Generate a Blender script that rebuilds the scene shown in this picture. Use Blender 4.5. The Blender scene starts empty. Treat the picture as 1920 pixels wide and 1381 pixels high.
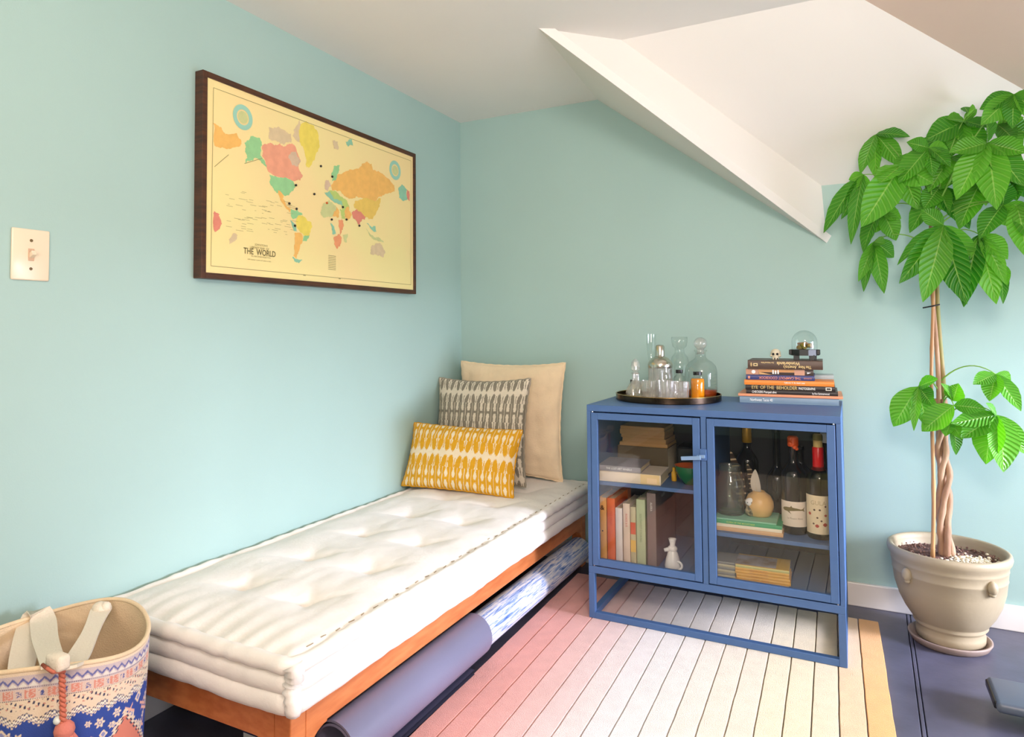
import bpy, bmesh, math, random
import numpy as np
from mathutils import Vector, Matrix, noise
random.seed(7); np.random.seed(7)
PI = math.pi
S = bpy.context.scene
COL = S.collection

# ------------------------------------------------------------ camera
cam_d = bpy.data.cameras.new('camera'); cam = bpy.data.objects.new('camera', cam_d); COL.objects.link(cam)
S.camera = cam
YAW, PITCH, ROLL = -0.487865, 0.0393822, -0.00698134
cf = Vector((math.sin(YAW)*math.cos(PITCH), math.cos(YAW)*math.cos(PITCH), math.sin(PITCH)))
cr = Vector((math.cos(YAW), -math.sin(YAW), 0)); cu = cr.cross(cf)
cr2 = cr*math.cos(ROLL)+cu*math.sin(ROLL); cu2 = -cr*math.sin(ROLL)+cu*math.cos(ROLL)
CAM = Vector((1.638, -2.849, 1.0))
M = Matrix((cr2, cu2, -cf)).transposed().to_4x4(); M.translation = CAM
cam.matrix_world = M
cam_d.sensor_fit = 'HORIZONTAL'; cam_d.sensor_width = 36.0
cam_d.lens = 1288.25/1920*36
cam_d.shift_x = (960-908.47)/1920; cam_d.shift_y = -(690.5-566.49)/1920
cam_d.clip_start = 0.02

# ------------------------------------------------------------ light and exposure
S.view_settings.view_transform = 'Standard'; S.view_settings.look = 'None'
S.view_settings.gamma = 1.0; S.view_settings.use_curve_mapping = False
S.view_settings.exposure = 0.39
w = bpy.data.worlds.new('sky'); S.world = w; w.use_nodes = True
w.node_tree.nodes['Background'].inputs[0].default_value = (0.78, 0.81, 1.0, 1); w.node_tree.nodes['Background'].inputs[1].default_value = 6.5
def area(name, loc, target, sx, sy, power, color):
    l = bpy.data.lights.new(name, 'AREA'); l.shape = 'RECTANGLE'; l.size = sx; l.size_y = sy
    l.energy = power; l.color = color
    o = bpy.data.objects.new(name, l); COL.objects.link(o); o.location = loc
    o.rotation_euler = (Vector(target)-Vector(loc)).to_track_quat('-Z', 'Y').to_euler()
    return o
# daylight pouring in through the low window of the right wall, from outside
area('daylight_side_window', (4.9, -0.72, 1.25), (0.0, -0.95, 0.5), 0.8, 0.8, 255, (0.79, 0.79, 1.0))
# unseen warm fill lights added to brighten the back wall and the ceiling
area('warm_back_wall_fill', (1.90, -2.60, 1.70), (1.12, -0.1, 0.95), 0.5, 0.35, 17, (1.0, 0.89, 0.84))
area('ceiling_bounce_fill', (1.85, -4.0, 1.05), (1.70, -3.55, 2.0), 0.6, 0.6, 45, (1.0, 0.885, 0.83))

# ------------------------------------------------------------ materials
def lin(c):
    c = c/255.0
    return c/12.92 if c <= 0.04045 else ((c+0.055)/1.055)**2.4
def rgb(t): return (lin(t[0]), lin(t[1]), lin(t[2]), 1.0)
MATS = {}
def mat(name, color, rough=0.6, metal=0.0, vary=0.0, vscale=8.0, bump=0.0, bscale=60.0, spec=0.5, color2=None, stretch=None, attr=None, coat=0.0, sheen=0.0, bdist=0.004):
    if name in MATS: return MATS[name]
    m = bpy.data.materials.new(name); m.use_nodes = True; nt = m.node_tree; N = nt.nodes; L = nt.links
    b = N['Principled BSDF']; c = rgb(color)
    b.inputs['Base Color'].default_value = c; b.inputs['Roughness'].default_value = rough
    b.inputs['Metallic'].default_value = metal; b.inputs['Specular IOR Level'].default_value = spec
    b.inputs['Coat Weight'].default_value = coat; b.inputs['Sheen Weight'].default_value = sheen
    tc = N.new('ShaderNodeTexCoord'); mp = N.new('ShaderNodeMapping'); L.new(tc.outputs['Object'], mp.inputs[0])
    if stretch: mp.inputs['Scale'].default_value = stretch
    if vary > 0 or color2:
        n = N.new('ShaderNodeTexNoise'); n.inputs['Scale'].default_value = vscale; n.inputs['Detail'].default_value = 6
        L.new(mp.outputs[0], n.inputs['Vector'])
        r = N.new('ShaderNodeValToRGB'); L.new(n.outputs[0], r.inputs[0])
        r.color_ramp.elements[0].position = 0.36; r.color_ramp.elements[1].position = 0.64
        c2 = rgb(color2) if color2 else tuple(min(1, v*(1+vary)) for v in c[:3])+(1,)
        c1 = c if color2 else tuple(v*(1-vary) for v in c[:3])+(1,)
        r.color_ramp.elements[0].color = c1; r.color_ramp.elements[1].color = c2
        L.new(r.outputs[0], b.inputs['Base Color'])
    if attr:
        a = N.new('ShaderNodeAttribute'); a.attribute_name = attr; L.new(a.outputs['Color'], b.inputs['Base Color'])
    if bump > 0:
        n2 = N.new('ShaderNodeTexNoise'); n2.inputs['Scale'].default_value = bscale; n2.inputs['Detail'].default_value = 4
        L.new(mp.outputs[0], n2.inputs['Vector'])
        bp = N.new('ShaderNodeBump'); bp.inputs['Strength'].default_value = bump; bp.inputs['Distance'].default_value = bdist
        L.new(n2.outputs[0], bp.inputs['Height']); L.new(bp.outputs[0], b.inputs['Normal'])
    MATS[name] = m
    return m
def thin_glass(name, tint=(1, 1, 1), ior=1.5, rough=0.0, boost=1.0, milk=0.0):
    m = bpy.data.materials.new(name); m.use_nodes = True; nt = m.node_tree; N = nt.nodes; L = nt.links
    N.remove(N['Principled BSDF']); out = N['Material Output']
    t = N.new('ShaderNodeBsdfTransparent'); t.inputs[0].default_value = (*tint, 1)
    g = N.new('ShaderNodeBsdfGlossy'); g.inputs['Roughness'].default_value = rough
    f = N.new('ShaderNodeFresnel'); ge = N.new('ShaderNodeNewGeometry')
    e1 = N.new('ShaderNodeMath'); e1.operation = 'MULTIPLY_ADD'; e1.inputs[1].default_value = -2; e1.inputs[2].default_value = 1; L.new(ge.outputs['Backfacing'], e1.inputs[0])
    e2 = N.new('ShaderNodeMath'); e2.operation = 'POWER'; e2.inputs[0].default_value = ior; L.new(e1.outputs[0], e2.inputs[1]); L.new(e2.outputs[0], f.inputs[0])
    mu = N.new('ShaderNodeMath'); mu.operation = 'MULTIPLY'; mu.inputs[1].default_value = boost; mu.use_clamp = True
    mx = N.new('ShaderNodeMixShader'); L.new(f.outputs[0], mu.inputs[0]); L.new(mu.outputs[0], mx.inputs[0])
    
    tsrc = t
    if milk > 0:
        d = N.new('ShaderNodeBsdfTranslucent'); d.inputs[0].default_value = (0.92, 0.90, 0.85, 1); d2 = N.new('ShaderNodeBsdfDiffuse'); d2.inputs[0].default_value = (0.92, 0.90, 0.85, 1)
        m2 = N.new('ShaderNodeMixShader'); m2.inputs[0].default_value = 0.5; L.new(d.outputs[0], m2.inputs[1]); L.new(d2.outputs[0], m2.inputs[2])
        m3 = N.new('ShaderNodeMixShader'); m3.inputs[0].default_value = milk; L.new(t.outputs[0], m3.inputs[1]); L.new(m2.outputs[0], m3.inputs[2]); tsrc = m3
    L.new(tsrc.outputs[0], mx.inputs[1]); L.new(g.outputs[0], mx.inputs[2]); L.new(mx.outputs[0], out.inputs[0])
    MATS[name] = m
    return m
def real_glass(name, tint, ior=1.45, rough=0.0):
    m = bpy.data.materials.new(name); m.use_nodes = True; b = m.node_tree.nodes['Principled BSDF']
    b.inputs['Base Color'].default_value = (*tint, 1); b.inputs['Transmission Weight'].default_value = 1
    b.inputs['Roughness'].default_value = rough; b.inputs['IOR'].default_value = ior
    MATS[name] = m
    return m
WALL = mat('teal_wall_paint', (164, 193, 186), 0.55, vary=0.015, vscale=2.0, bump=0.06, bscale=260)
CEIL = mat('cream_ceiling_paint', (232, 228, 220), 0.7, vary=0.01, vscale=2.0, bump=0.05, bscale=240)
TRIM = mat('white_trim_paint', (236, 230, 222), 0.35)
FLOORM = mat('navy_floor_paint', (84, 84, 100), 0.36, vary=0.16, vscale=7.0, bump=0.12, bscale=40)
FLOORGAP = mat('dark_floor_gap', (12, 12, 20), 0.8)
WOODF = mat('walnut_frame', (84, 46, 22), 0.4, color2=(58, 30, 14), vscale=14, stretch=(1, 1, 8), bump=0.05)
BEDWOOD = mat('orange_brown_bed_wood', (206, 126, 72), 0.42, color2=(186, 104, 54), vscale=9, stretch=(3, 1, 6), bump=0.05)
FUTON = mat('unbleached_cotton', (234, 228, 219), 0.9, vary=0.02, vscale=18, bump=0.25, bscale=90, sheen=0.2)
CREAMP = mat('cream_linen', (238, 214, 178), 0.9, vary=0.03, vscale=24, bump=0.3, bscale=140, sheen=0.2)
BLUEM = mat('blue_powder_coat', (74, 107, 156), 0.45, vary=0.02, vscale=30, bump=0.05, bscale=400, spec=0.4)
DIM_INSIDE = mat('darkened_cabinet_inside', (40, 37, 38), 0.55)  # back panel coloured near black for the dimness inside the cabinet
STEEL = mat('bright_steel', (205, 208, 212), 0.25, metal=1.0)
SILVER = mat('brushed_silver', (205, 198, 184), 0.22, metal=1.0)
BRASS = mat('aged_brass', (176, 140, 84), 0.25, metal=1.0)
TRAYSIDE = mat('dark_bronze', (70, 58, 48), 0.22, metal=1.0)
BLACK = mat('black_plastic', (16, 15, 16), 0.35)
BLACKM = mat('black_matte', (22, 22, 26), 0.7)
PAPER = mat('paper', (238, 230, 212), 0.8)
PAGES = mat('page_edges', (228, 210, 174), 0.9, vary=0.12, vscale=30, stretch=(1, 1, 40), bump=0.3, bscale=50)
WHITEP = mat('white_print', (244, 242, 236), 0.6)
POTM = mat('grey_brown_stoneware', (168, 153, 124), 0.5, vary=0.05, vscale=6, bump=0.12, bscale=60)
SAUCERM = mat('pinkish_stoneware', (150, 130, 118), 0.55, vary=0.05, vscale=8, bump=0.1)
SOIL = mat('potting_soil', (66, 44, 38), 0.95, color2=(134, 100, 88), vscale=60, bump=0.9, bscale=120)
GRAVEL = mat('pale_gravel', (226, 214, 184), 0.9, vary=0.08, vscale=60)
BARK = mat('brown_bark', (150, 112, 86), 0.75, color2=(178, 146, 116), vscale=30, stretch=(1, 1, .3), bump=0.4, bscale=80)
STEMG = mat('green_stem', (128, 140, 70), 0.6, color2=(156, 130, 84), vscale=10, bump=0.2)
CANE = mat('bamboo_cane', (196, 150, 98), 0.5, color2=(170, 122, 78), vscale=12, stretch=(1, 1, .2))
PETIOLE = mat('petiole_green', (120, 168, 66), 0.5)
GLASSD = thin_glass('door_glass', (0.96, 0.965, 0.955), 1.52, boost=1.0)
GLASST = thin_glass('clear_thin_glass', (0.95, 0.97, 0.96), 1.5, boost=1.5)
GLASSJ = thin_glass('greenish_jar_glass', (0.84, 0.91, 0.86), 1.5, boost=1.6, milk=0.07)
CRYSTAL = thin_glass('cut_crystal', (0.93, 0.925, 0.91), 1.5, rough=0.06, boost=2.6, milk=0.22)
DARKGLASS = mat('dark_bottle_glass', (22, 20, 18), 0.08, coat=0.3)
GREENGLASS = real_glass('green_bottle_glass', (0.42, 0.44, 0.10), 1.45)
AMBER = mat('amber_drink', (226, 140, 20), 0.12)
REDBROWN = mat('red_brown_liquor', (150, 62, 26), 0.15)
def leafmat():
    m = bpy.data.materials.new('money_tree_leaf'); m.use_nodes = True; nt = m.node_tree; N = nt.nodes; L = nt.links
    b = N['Principled BSDF']; out = N['Material Output']
    uv = N.new('ShaderNodeUVMap'); sp = N.new('ShaderNodeSeparateXYZ'); L.new(uv.outputs[0], sp.inputs[0])
    # chevron side veins: sin(40*(v - 0.5*|u-.5|))
    def mth(op, a, bb=None):
        n = N.new('ShaderNodeMath'); n.operation = op
        for i, q in enumerate((a, bb)):
            if q is None: continue
            if isinstance(q, (int, float)): n.inputs[i].default_value = q
            else: L.new(q, n.inputs[i])
        return n.outputs[0]
    au = mth('ABSOLUTE', mth('SUBTRACT', sp.outputs[0], 0.5))
    ph = mth('SUBTRACT', sp.outputs[1], mth('MULTIPLY', au, 0.35))
    wv = mth('SINE', mth('MULTIPLY', ph, 75.0))
    side = mth('MULTIPLY', mth('MULTIPLY', mth('POWER', mth('MAXIMUM', wv, 0.0), 8.0), 0.25), 1.0)
    mid = mth('LESS_THAN', au, 0.022)
    veins = mth('MAXIMUM', side, mth('MULTIPLY', mid, 0.55))
    oi = N.new('ShaderNodeObjectInfo')
    cr_ = N.new('ShaderNodeValToRGB'); L.new(oi.outputs['Random'], cr_.inputs[0])
    cr_.color_ramp.elements[0].color = rgb((44, 122, 26)); cr_.color_ramp.elements[1].color = rgb((108, 184, 54))
    mx = N.new('ShaderNodeMixRGB'); L.new(veins, mx.inputs[0]); L.new(cr_.outputs[0], mx.inputs[1]); mx.inputs[2].default_value = rgb((176, 214, 110))
    L.new(mx.outputs[0], b.inputs['Base Color']); b.inputs['Roughness'].default_value = 0.38
    bp = N.new('ShaderNodeBump'); bp.inputs['Strength'].default_value = 0.5; bp.inputs['Distance'].default_value = 0.003
    L.new(wv, bp.inputs['Height']); L.new(bp.outputs[0], b.inputs['Normal'])
    tr = N.new('ShaderNodeBsdfTranslucent'); hs = N.new('ShaderNodeHueSaturation'); hs.inputs['Value'].default_value = 1.5; hs.inputs['Saturation'].default_value = 1.1
    L.new(mx.outputs[0], hs.inputs['Color']); L.new(hs.outputs[0], tr.inputs[0])
    ms = N.new('ShaderNodeMixShader'); ms.inputs[0].default_value = 0.34
    L.new(b.outputs[0], ms.inputs[1]); L.new(tr.outputs[0], ms.inputs[2]); L.new(ms.outputs[0], out.inputs[0])
    return m
LEAF = leafmat()

# ------------------------------------------------------------ mesh helpers
class B:
    def __init__(s): s.bm = bmesh.new()
    def box(s, x0, x1, y0, y1, z0, z1, bev=0.0, seg=2, rot=None):
        r = bmesh.ops.create_cube(s.bm, size=1.0); vs = r['verts']
        bmesh.ops.scale(s.bm, vec=(x1-x0, y1-y0, z1-z0), verts=vs)
        if bev > 0:
            es = list({e for v in vs for e in v.link_edges})
            q = bmesh.ops.bevel(s.bm, geom=es, offset=bev, segments=seg, profile=0.5, affect='EDGES')
            vs = list({v for f in q['faces'] for v in f.verts} | {v for v in vs if v.is_valid})
        if rot is not None: bmesh.ops.rotate(s.bm, cent=(0, 0, 0), matrix=rot, verts=vs)
        bmesh.ops.translate(s.bm, vec=((x0+x1)/2, (y0+y1)/2, (z0+z1)/2), verts=vs)
        return vs
    def poly(s, pts, hole=None):
        f = s.bm.faces.new([s.bm.verts.new(p) for p in pts]); return f
    def lathe(s, prof, seg=32, c=(0, 0, 0), a0=0.0, a1=2*PI, rfun=None, sx=1.0, sy=1.0):
        full = abs(a1-a0-2*PI) < 1e-6; n = seg if full else seg+1
        rings = []
        for (r, z) in prof:
            if r < 1e-6: rings.append([s.bm.verts.new((c[0], c[1], c[2]+z))]); continue
            ring = []
            for i in range(n):
                a = a0+(a1-a0)*i/seg; rr = r*(rfun(a, z) if rfun else 1.0)
                ring.append(s.bm.verts.new((c[0]+sx*rr*math.cos(a), c[1]+sy*rr*math.sin(a), c[2]+z)))
            rings.append(ring)
        for p, q in zip(rings, rings[1:]):
            m = seg if full else seg
            for i in range(m):
                j = (i+1) % n
                if len(p) == 1 and len(q) == 1: continue
                if len(p) == 1: f = (p[0], q[j], q[i])
                elif len(q) == 1: f = (p[i], p[j], q[0])
                else: f = (p[i], p[j], q[j], q[i])
                try: s.bm.faces.new(f)
                except ValueError: pass
    def tube(s, pts, rad, seg=10, closed=False, cap=True, flat=None):
        pts = [Vector(p) for p in pts]; n = len(pts)
        rf = rad if callable(rad) else (lambda t: rad)
        up = None; rings = []
        for i, p in enumerate(pts):
            if closed: t = pts[(i+1) % n]-pts[i-1]
            else: t = pts[min(i+1, n-1)]-pts[max(i-1, 0)]
            t.normalize()
            if up is None:
                up = Vector((0, 0, 1)) if abs(t.z) < 0.9 else Vector((1, 0, 0))
            up = (up-t*up.dot(t)).normalized(); side = t.cross(up)
            r = rf(i/(n-1 if not closed else n)); ra, rb = (r if isinstance(r, tuple) else (r, r))
            rings.append([s.bm.verts.new(p+side*(ra*math.cos(2*PI*k/seg))+up*(rb*math.sin(2*PI*k/seg))) for k in range(seg)])
        m = n if closed else n-1
        for i in range(m):
            a, b = rings[i], rings[(i+1) % n]
            for k in range(seg):
                s.bm.faces.new((a[k], a[(k+1) % seg], b[(k+1) % seg], b[k]))
        if cap and not closed:
            s.bm.faces.new(rings[0][::-1]); s.bm.faces.new(rings[-1])
    def grid(s, nu, nv, fn, wrapu=False):
        vs = [[s.bm.verts.new(fn(i/(nu if wrapu else nu-1), j/(nv-1))) for j in range(nv)] for i in range(nu)]
        for i in range(nu if wrapu else nu-1):
            for j in range(nv-1):
                a = vs[i]; b = vs[(i+1) % nu]
                s.bm.faces.new((a[j], b[j], b[j+1], a[j+1]))
        return vs
    def ball(s, c, r, sub=2, sc=(1, 1, 1)):
        q = bmesh.ops.create_icosphere(s.bm, subdivisions=sub, radius=1.0); vs = q['verts']
        bmesh.ops.scale(s.bm, vec=(r*sc[0], r*sc[1], r*sc[2]), verts=vs); bmesh.ops.translate(s.bm, vec=c, verts=vs)
        return vs
    def build(s, name, m, parent=None, smooth=False, label=None, kind=None, off=None, keepn=False, angle=None):
        if off is not None: bmesh.ops.translate(s.bm, vec=-Vector(off), verts=s.bm.verts)
        if not keepn: bmesh.ops.recalc_face_normals(s.bm, faces=s.bm.faces)
        me = bpy.data.meshes.new(name); s.bm.to_mesh(me); s.bm.free()
        return link(name, me, m, parent, smooth, label, kind, angle)
def link(name, me, m, parent=None, smooth=False, label=None, kind=None, angle=None):
    for q in (m if isinstance(m, (list, tuple)) else [m]): me.materials.append(q)
    if smooth or angle:
        me.polygons.foreach_set('use_smooth', [True]*len(me.polygons))
        if angle:
            try: me.set_sharp_from_angle(angle=math.radians(angle))
            except Exception: pass
    o = bpy.data.objects.new(name, me); COL.objects.link(o)
    if parent is not None: o.parent = parent
    if label: o['label'] = label
    if kind: o['kind'] = kind
    return o
def thing(name, label, cat, loc=(0, 0, 0), rz=0.0, group=None):
    o = bpy.data.objects.new(name, None); COL.objects.link(o); o.empty_display_size = 0.05
    o.location = loc; o.rotation_euler = (0, 0, rz); tag(o, label, cat, group); return o
def tag(o, label, cat, group=None):
    o['label'] = label; o['category'] = cat
    if group: o['group'] = group
    return o
def gridmesh(P, C=None, closeu=False, uv=False):
    """P: (nu,nv,3) array -> mesh with optional colour attribute (nu,nv,3 sRGB 0-255)"""
    nu, nv = P.shape[:2]
    idx = np.arange(nu*nv).reshape(nu, nv)
    a = idx if closeu else idx[:-1]; b = np.roll(idx, -1, 0) if closeu else idx[1:]
    q = np.stack([a[:, :-1], b[:, :-1], b[:, 1:], a[:, 1:]], -1).reshape(-1, 4)
    me = bpy.data.meshes.new('grid'); me.vertices.add(nu*nv); me.vertices.foreach_set('co', P.reshape(-1).astype(np.float32))
    me.loops.add(q.size); me.loops.foreach_set('vertex_index', q.reshape(-1).astype(np.int32))
    me.polygons.add(len(q)); me.polygons.foreach_set('loop_start', np.arange(0, q.size, 4, dtype=np.int32))
    me.update(calc_edges=True); me.validate()
    if C is not None:
        c = C.reshape(-1, 3)/255.0; c = np.where(c <= 0.04045, c/12.92, ((c+0.055)/1.055)**2.4)
        at = me.color_attributes.new('print', 'FLOAT_COLOR', 'POINT')
        at.data.foreach_set('color', np.concatenate([c, np.ones((len(c), 1))], 1).reshape(-1).astype(np.float32))
    return me
def text_mesh(s, size, bold=0.0, align='CENTER', sx=1.0, fn=None, depth=0.0002):
    cu_ = bpy.data.curves.new('txt', 'FONT'); cu_.body = s; cu_.size = size; cu_.align_x = align; cu_.align_y = 'CENTER'
    cu_.offset = bold; cu_.resolution_u = 3
    o = bpy.data.objects.new('txt', cu_); COL.objects.link(o)
    dg = bpy.context.evaluated_depsgraph_get(); dg.update()
    me = bpy.data.meshes.new_from_object(o.evaluated_get(dg)); me.name = 'lettering'
    bpy.data.objects.remove(o); bpy.data.curves.remove(cu_); me.materials.clear()
    for v in me.vertices:
        x, y = v.co.x*sx, v.co.y
        v.co = fn(x, y) if fn else (x, y, 0)
    return me
def letter(s, size, fn, m, parent, name='lettering', **k):
    return link(name, text_mesh(s, size, fn=fn, **k), m, parent)
def nz(x, y, z, s=1.0): return noise.noise(Vector((x*s, y*s, z*s)))

# measured outlines: printed lands of the map, leaflets of the plant
MAP_LAND = [
 ('map_orange', [(-1.4797, 1.5994), (-1.4555, 1.5953), (-1.4392, 1.581), (-1.3928, 1.59), (-1.3756, 1.5699), (-1.3891, 1.5505), (-1.4225, 1.54), (-1.4518, 1.5385), (-1.4772, 1.5352)]),
 ('map_green', [(-1.3618, 1.5704), (-1.3374, 1.5983), (-1.3123, 1.6017), (-1.2947, 1.592), (-1.301, 1.5486), (-1.2824, 1.5274), (-1.2711, 1.5128), (-1.2934, 1.525), (-1.3154, 1.537), (-1.3403, 1.5233), (-1.3647, 1.5072), (-1.3544, 1.5257), (-1.3616, 1.546)]),
 ('map_pink', [(-1.2946, 1.5836), (-1.2604, 1.5974), (-1.2413, 1.5905), (-1.222, 1.6037), (-1.2023, 1.5997), (-1.1662, 1.62), (-1.1497, 1.6061), (-1.1245, 1.57), (-1.1328, 1.5443), (-1.1116, 1.5186), (-1.1242, 1.5042), (-1.1573, 1.4919), (-1.1937, 1.4967), (-1.2252, 1.4953), (-1.2657, 1.4998), (-1.2824, 1.5302), (-1.2943, 1.5473)]),
 ('map_mauve', [(-1.2645, 1.6419), (-1.2224, 1.6557), (-1.1907, 1.6493), (-1.1664, 1.6436), (-1.1703, 1.622), (-1.2024, 1.6055), (-1.2375, 1.6058), (-1.268, 1.607)]),
 ('map_lilac', [(-1.1701, 1.5896), (-1.1497, 1.5913), (-1.1245, 1.567), (-1.1369, 1.5434), (-1.1617, 1.5442), (-1.1781, 1.5642)]),
 ('map_green', [(-1.2627, 1.4947), (-1.2252, 1.4935), (-1.1937, 1.4956), (-1.159, 1.4916), (-1.149, 1.4787), (-1.1572, 1.4625), (-1.1854, 1.4429), (-1.2131, 1.4364), (-1.2441, 1.4471), (-1.2595, 1.4642)]),
 ('map_orange', [(-1.2249, 1.4493), (-1.2053, 1.4395), (-1.2012, 1.4257), (-1.1892, 1.4073), (-1.165, 1.3965), (-1.1771, 1.3888), (-1.2011, 1.4055), (-1.2169, 1.4231)]),
 ('map_yellow', [(-1.1318, 1.6882), (-1.0996, 1.7058), (-1.0603, 1.7008), (-1.0334, 1.6767), (-1.0332, 1.6332), (-1.0555, 1.5941), (-1.0816, 1.5518), (-1.0946, 1.5522), (-1.1034, 1.5927), (-1.1248, 1.6299), (-1.1376, 1.6627)]),
 ('map_mauve', [(-1.1583, 1.6634), (-1.1294, 1.7008), (-1.1251, 1.6899), (-1.1351, 1.6634), (-1.1248, 1.6299), (-1.1374, 1.6299), (-1.1582, 1.6397)]),
 ('map_green', [(-1.165, 1.3965), (-1.1403, 1.399), (-1.1109, 1.3867), (-1.1402, 1.3777), (-1.1566, 1.3654), (-1.1689, 1.3783)]),
 ('map_yellow', [(-1.1419, 1.3763), (-1.1109, 1.3849), (-1.0721, 1.3649), (-1.0677, 1.3503), (-1.0806, 1.3215), (-1.1021, 1.3129), (-1.1233, 1.3283), (-1.1442, 1.3464)]),
 ('map_teal', [(-1.1688, 1.3637), (-1.1525, 1.3512), (-1.1383, 1.3294), (-1.1523, 1.3307), (-1.1647, 1.3467)]),
 ('map_orange', [(-1.1498, 1.3192), (-1.1233, 1.3254), (-1.1106, 1.309), (-1.1231, 1.2838), (-1.1355, 1.2588), (-1.1411, 1.2377), (-1.156, 1.2452), (-1.1521, 1.2807)]),
 ('map_teal', [(-1.1576, 1.2421), (-1.1395, 1.2361), (-1.1144, 1.237), (-1.1311, 1.2238), (-1.1518, 1.2279)]),
 ('map_green', [(-1.1106, 1.3149), (-1.0806, 1.3245), (-1.0892, 1.3054), (-1.1063, 1.2975)]),
 ('map_orange', [(-0.9729, 1.5108), (-0.9348, 1.5563), (-0.8855, 1.5823), (-0.8344, 1.5993), (-0.7975, 1.617), (-0.776, 1.6419), (-0.7376, 1.6364), (-0.732, 1.6168), (-0.681, 1.6167), (-0.6341, 1.6047), (-0.5859, 1.5814), (-0.5859, 1.5598), (-0.6343, 1.5406), (-0.6811, 1.5256), (-0.7153, 1.499), (-0.7597, 1.4986), (-0.8239, 1.4947), (-0.8753, 1.4795), (-0.9003, 1.4884), (-0.9249, 1.5003), (-0.9634, 1.4967)]),
 ('map_green', [(-0.9635, 1.5284), (-0.9683, 1.5592), (-0.9493, 1.5854), (-0.9251, 1.5956), (-0.93, 1.5733), (-0.9425, 1.5388)]),
 ('map_gold', [(-0.8395, 1.4788), (-0.7814, 1.4984), (-0.7153, 1.499), (-0.6811, 1.5186), (-0.6869, 1.4827), (-0.7154, 1.4437), (-0.7378, 1.4234), (-0.7815, 1.4275), (-0.8187, 1.4422), (-0.8447, 1.4581)]),
 ('map_rose', [(-0.86, 1.4294), (-0.8291, 1.4506), (-0.7975, 1.4352), (-0.7761, 1.4316), (-0.7815, 1.4173), (-0.7975, 1.4151), (-0.8155, 1.3893), (-0.8291, 1.4074), (-0.8498, 1.4145)]),
 ('map_lime', [(-0.9822, 1.4902), (-0.9539, 1.4971), (-0.9151, 1.4826), (-0.8803, 1.4722), (-0.8702, 1.441), (-0.8903, 1.412), (-0.9052, 1.4293), (-0.9248, 1.4585), (-0.9633, 1.465)]),
 ('map_teal', [(-1.0054, 1.483), (-0.9822, 1.4902), (-0.9538, 1.4666), (-0.9151, 1.4665), (-0.9052, 1.4487), (-0.9345, 1.4537), (-0.9821, 1.4619)]),
 ('map_lilac', [(-1.0055, 1.5205), (-0.9823, 1.5312), (-0.9729, 1.5077), (-0.9915, 1.4917), (-1.0054, 1.4955)]),
 ('map_sage', [(-1.0189, 1.431), (-0.9821, 1.4556), (-0.9442, 1.4426), (-0.9441, 1.4171), (-0.9819, 1.399), (-1.0142, 1.3913), (-1.0279, 1.4048)]),
 ('map_orange', [(-0.9632, 1.408), (-0.9393, 1.4402), (-0.9248, 1.4199), (-0.9344, 1.4025)]),
 ('map_lime', [(-0.9229, 1.4363), (-0.9052, 1.439), (-0.8952, 1.4016), (-0.915, 1.4021)]),
 ('map_orange', [(-0.8953, 1.4373), (-0.8803, 1.4526), (-0.86, 1.4229), (-0.8802, 1.4004), (-0.8932, 1.4116)]),
 ('map_salmon', [(-0.9296, 1.3968), (-0.9002, 1.3977), (-0.9051, 1.3647), (-0.9246, 1.3462), (-0.9295, 1.3712)]),
 ('map_teal', [(-0.9725, 1.3783), (-0.9536, 1.3681), (-0.9439, 1.3439), (-0.963, 1.3385)]),
 ('map_salmon', [(-0.9535, 1.3333), (-0.9246, 1.3462), (-0.9129, 1.3316), (-0.9226, 1.2984), (-0.9438, 1.2912), (-0.9553, 1.3141)]),
 ('map_sage', [(-0.905, 1.3421), (-0.8802, 1.3516), (-0.8851, 1.3185), (-0.903, 1.3198)]),
 ('map_mauve', [(-0.7434, 1.3169), (-0.7042, 1.3381), (-0.6699, 1.3349), (-0.6525, 1.3051), (-0.6642, 1.2831), (-0.693, 1.2909), (-0.7434, 1.2896)]),
 ('map_teal', [(-0.7707, 1.4087), (-0.7378, 1.396), (-0.7155, 1.4023), (-0.7098, 1.3789), (-0.7433, 1.3851)]),
 ('map_sage', [(-0.7707, 1.3816), (-0.7267, 1.3597), (-0.6814, 1.358), (-0.6583, 1.3466), (-0.6872, 1.3435), (-0.7378, 1.3516)]),
 ('map_teal', [(-0.5612, 1.575), (-0.5359, 1.5979), (-0.504, 1.5853), (-0.4977, 1.5418), (-0.5299, 1.5292), (-0.555, 1.5397)]),
 ('map_rose', [(-0.4976, 1.5827), (-0.482, 1.578), (-0.4821, 1.537), (-0.4977, 1.5418)]),
 ('map_rose', [(-1.4783, 1.3439), (-1.4594, 1.3416), (-1.4495, 1.317), (-1.4525, 1.2958), (-1.4746, 1.2853), (-1.4779, 1.308)]),
 ('map_mauve', [(-1.4231, 1.268), (-1.4035, 1.2914), (-1.3934, 1.2873), (-1.3999, 1.2653), (-1.4197, 1.2552)]),
 ('map_mauve', [(-0.9639, 1.6748), (-0.9399, 1.6774), (-0.9301, 1.6507), (-0.9542, 1.6483)]),
 ('map_teal', [(-0.8907, 1.6859), (-0.8552, 1.7077), (-0.85, 1.6857), (-0.8806, 1.6752)]),
]
MAP_LINES = [[(-1.4821, 1.7037), (-0.4682, 1.708)], [(-1.4821, 1.7037), (-1.486, 1.187)], [(-1.486, 1.187), (-0.4707, 1.1875)], [(-0.4682, 1.708), (-0.4707, 1.1875)], [(-1.4765, 1.4742), (-1.4256, 1.5208)], [(-1.3647, 1.5072), (-1.2936, 1.539)]]
MAP_RINGS = [[(-1.3728, 1.6466), (-1.3414, 1.6552), (-1.3732, 1.6901)], [(-0.5832, 1.6449), (-0.5421, 1.6532), (-0.5831, 1.6892)]]
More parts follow.
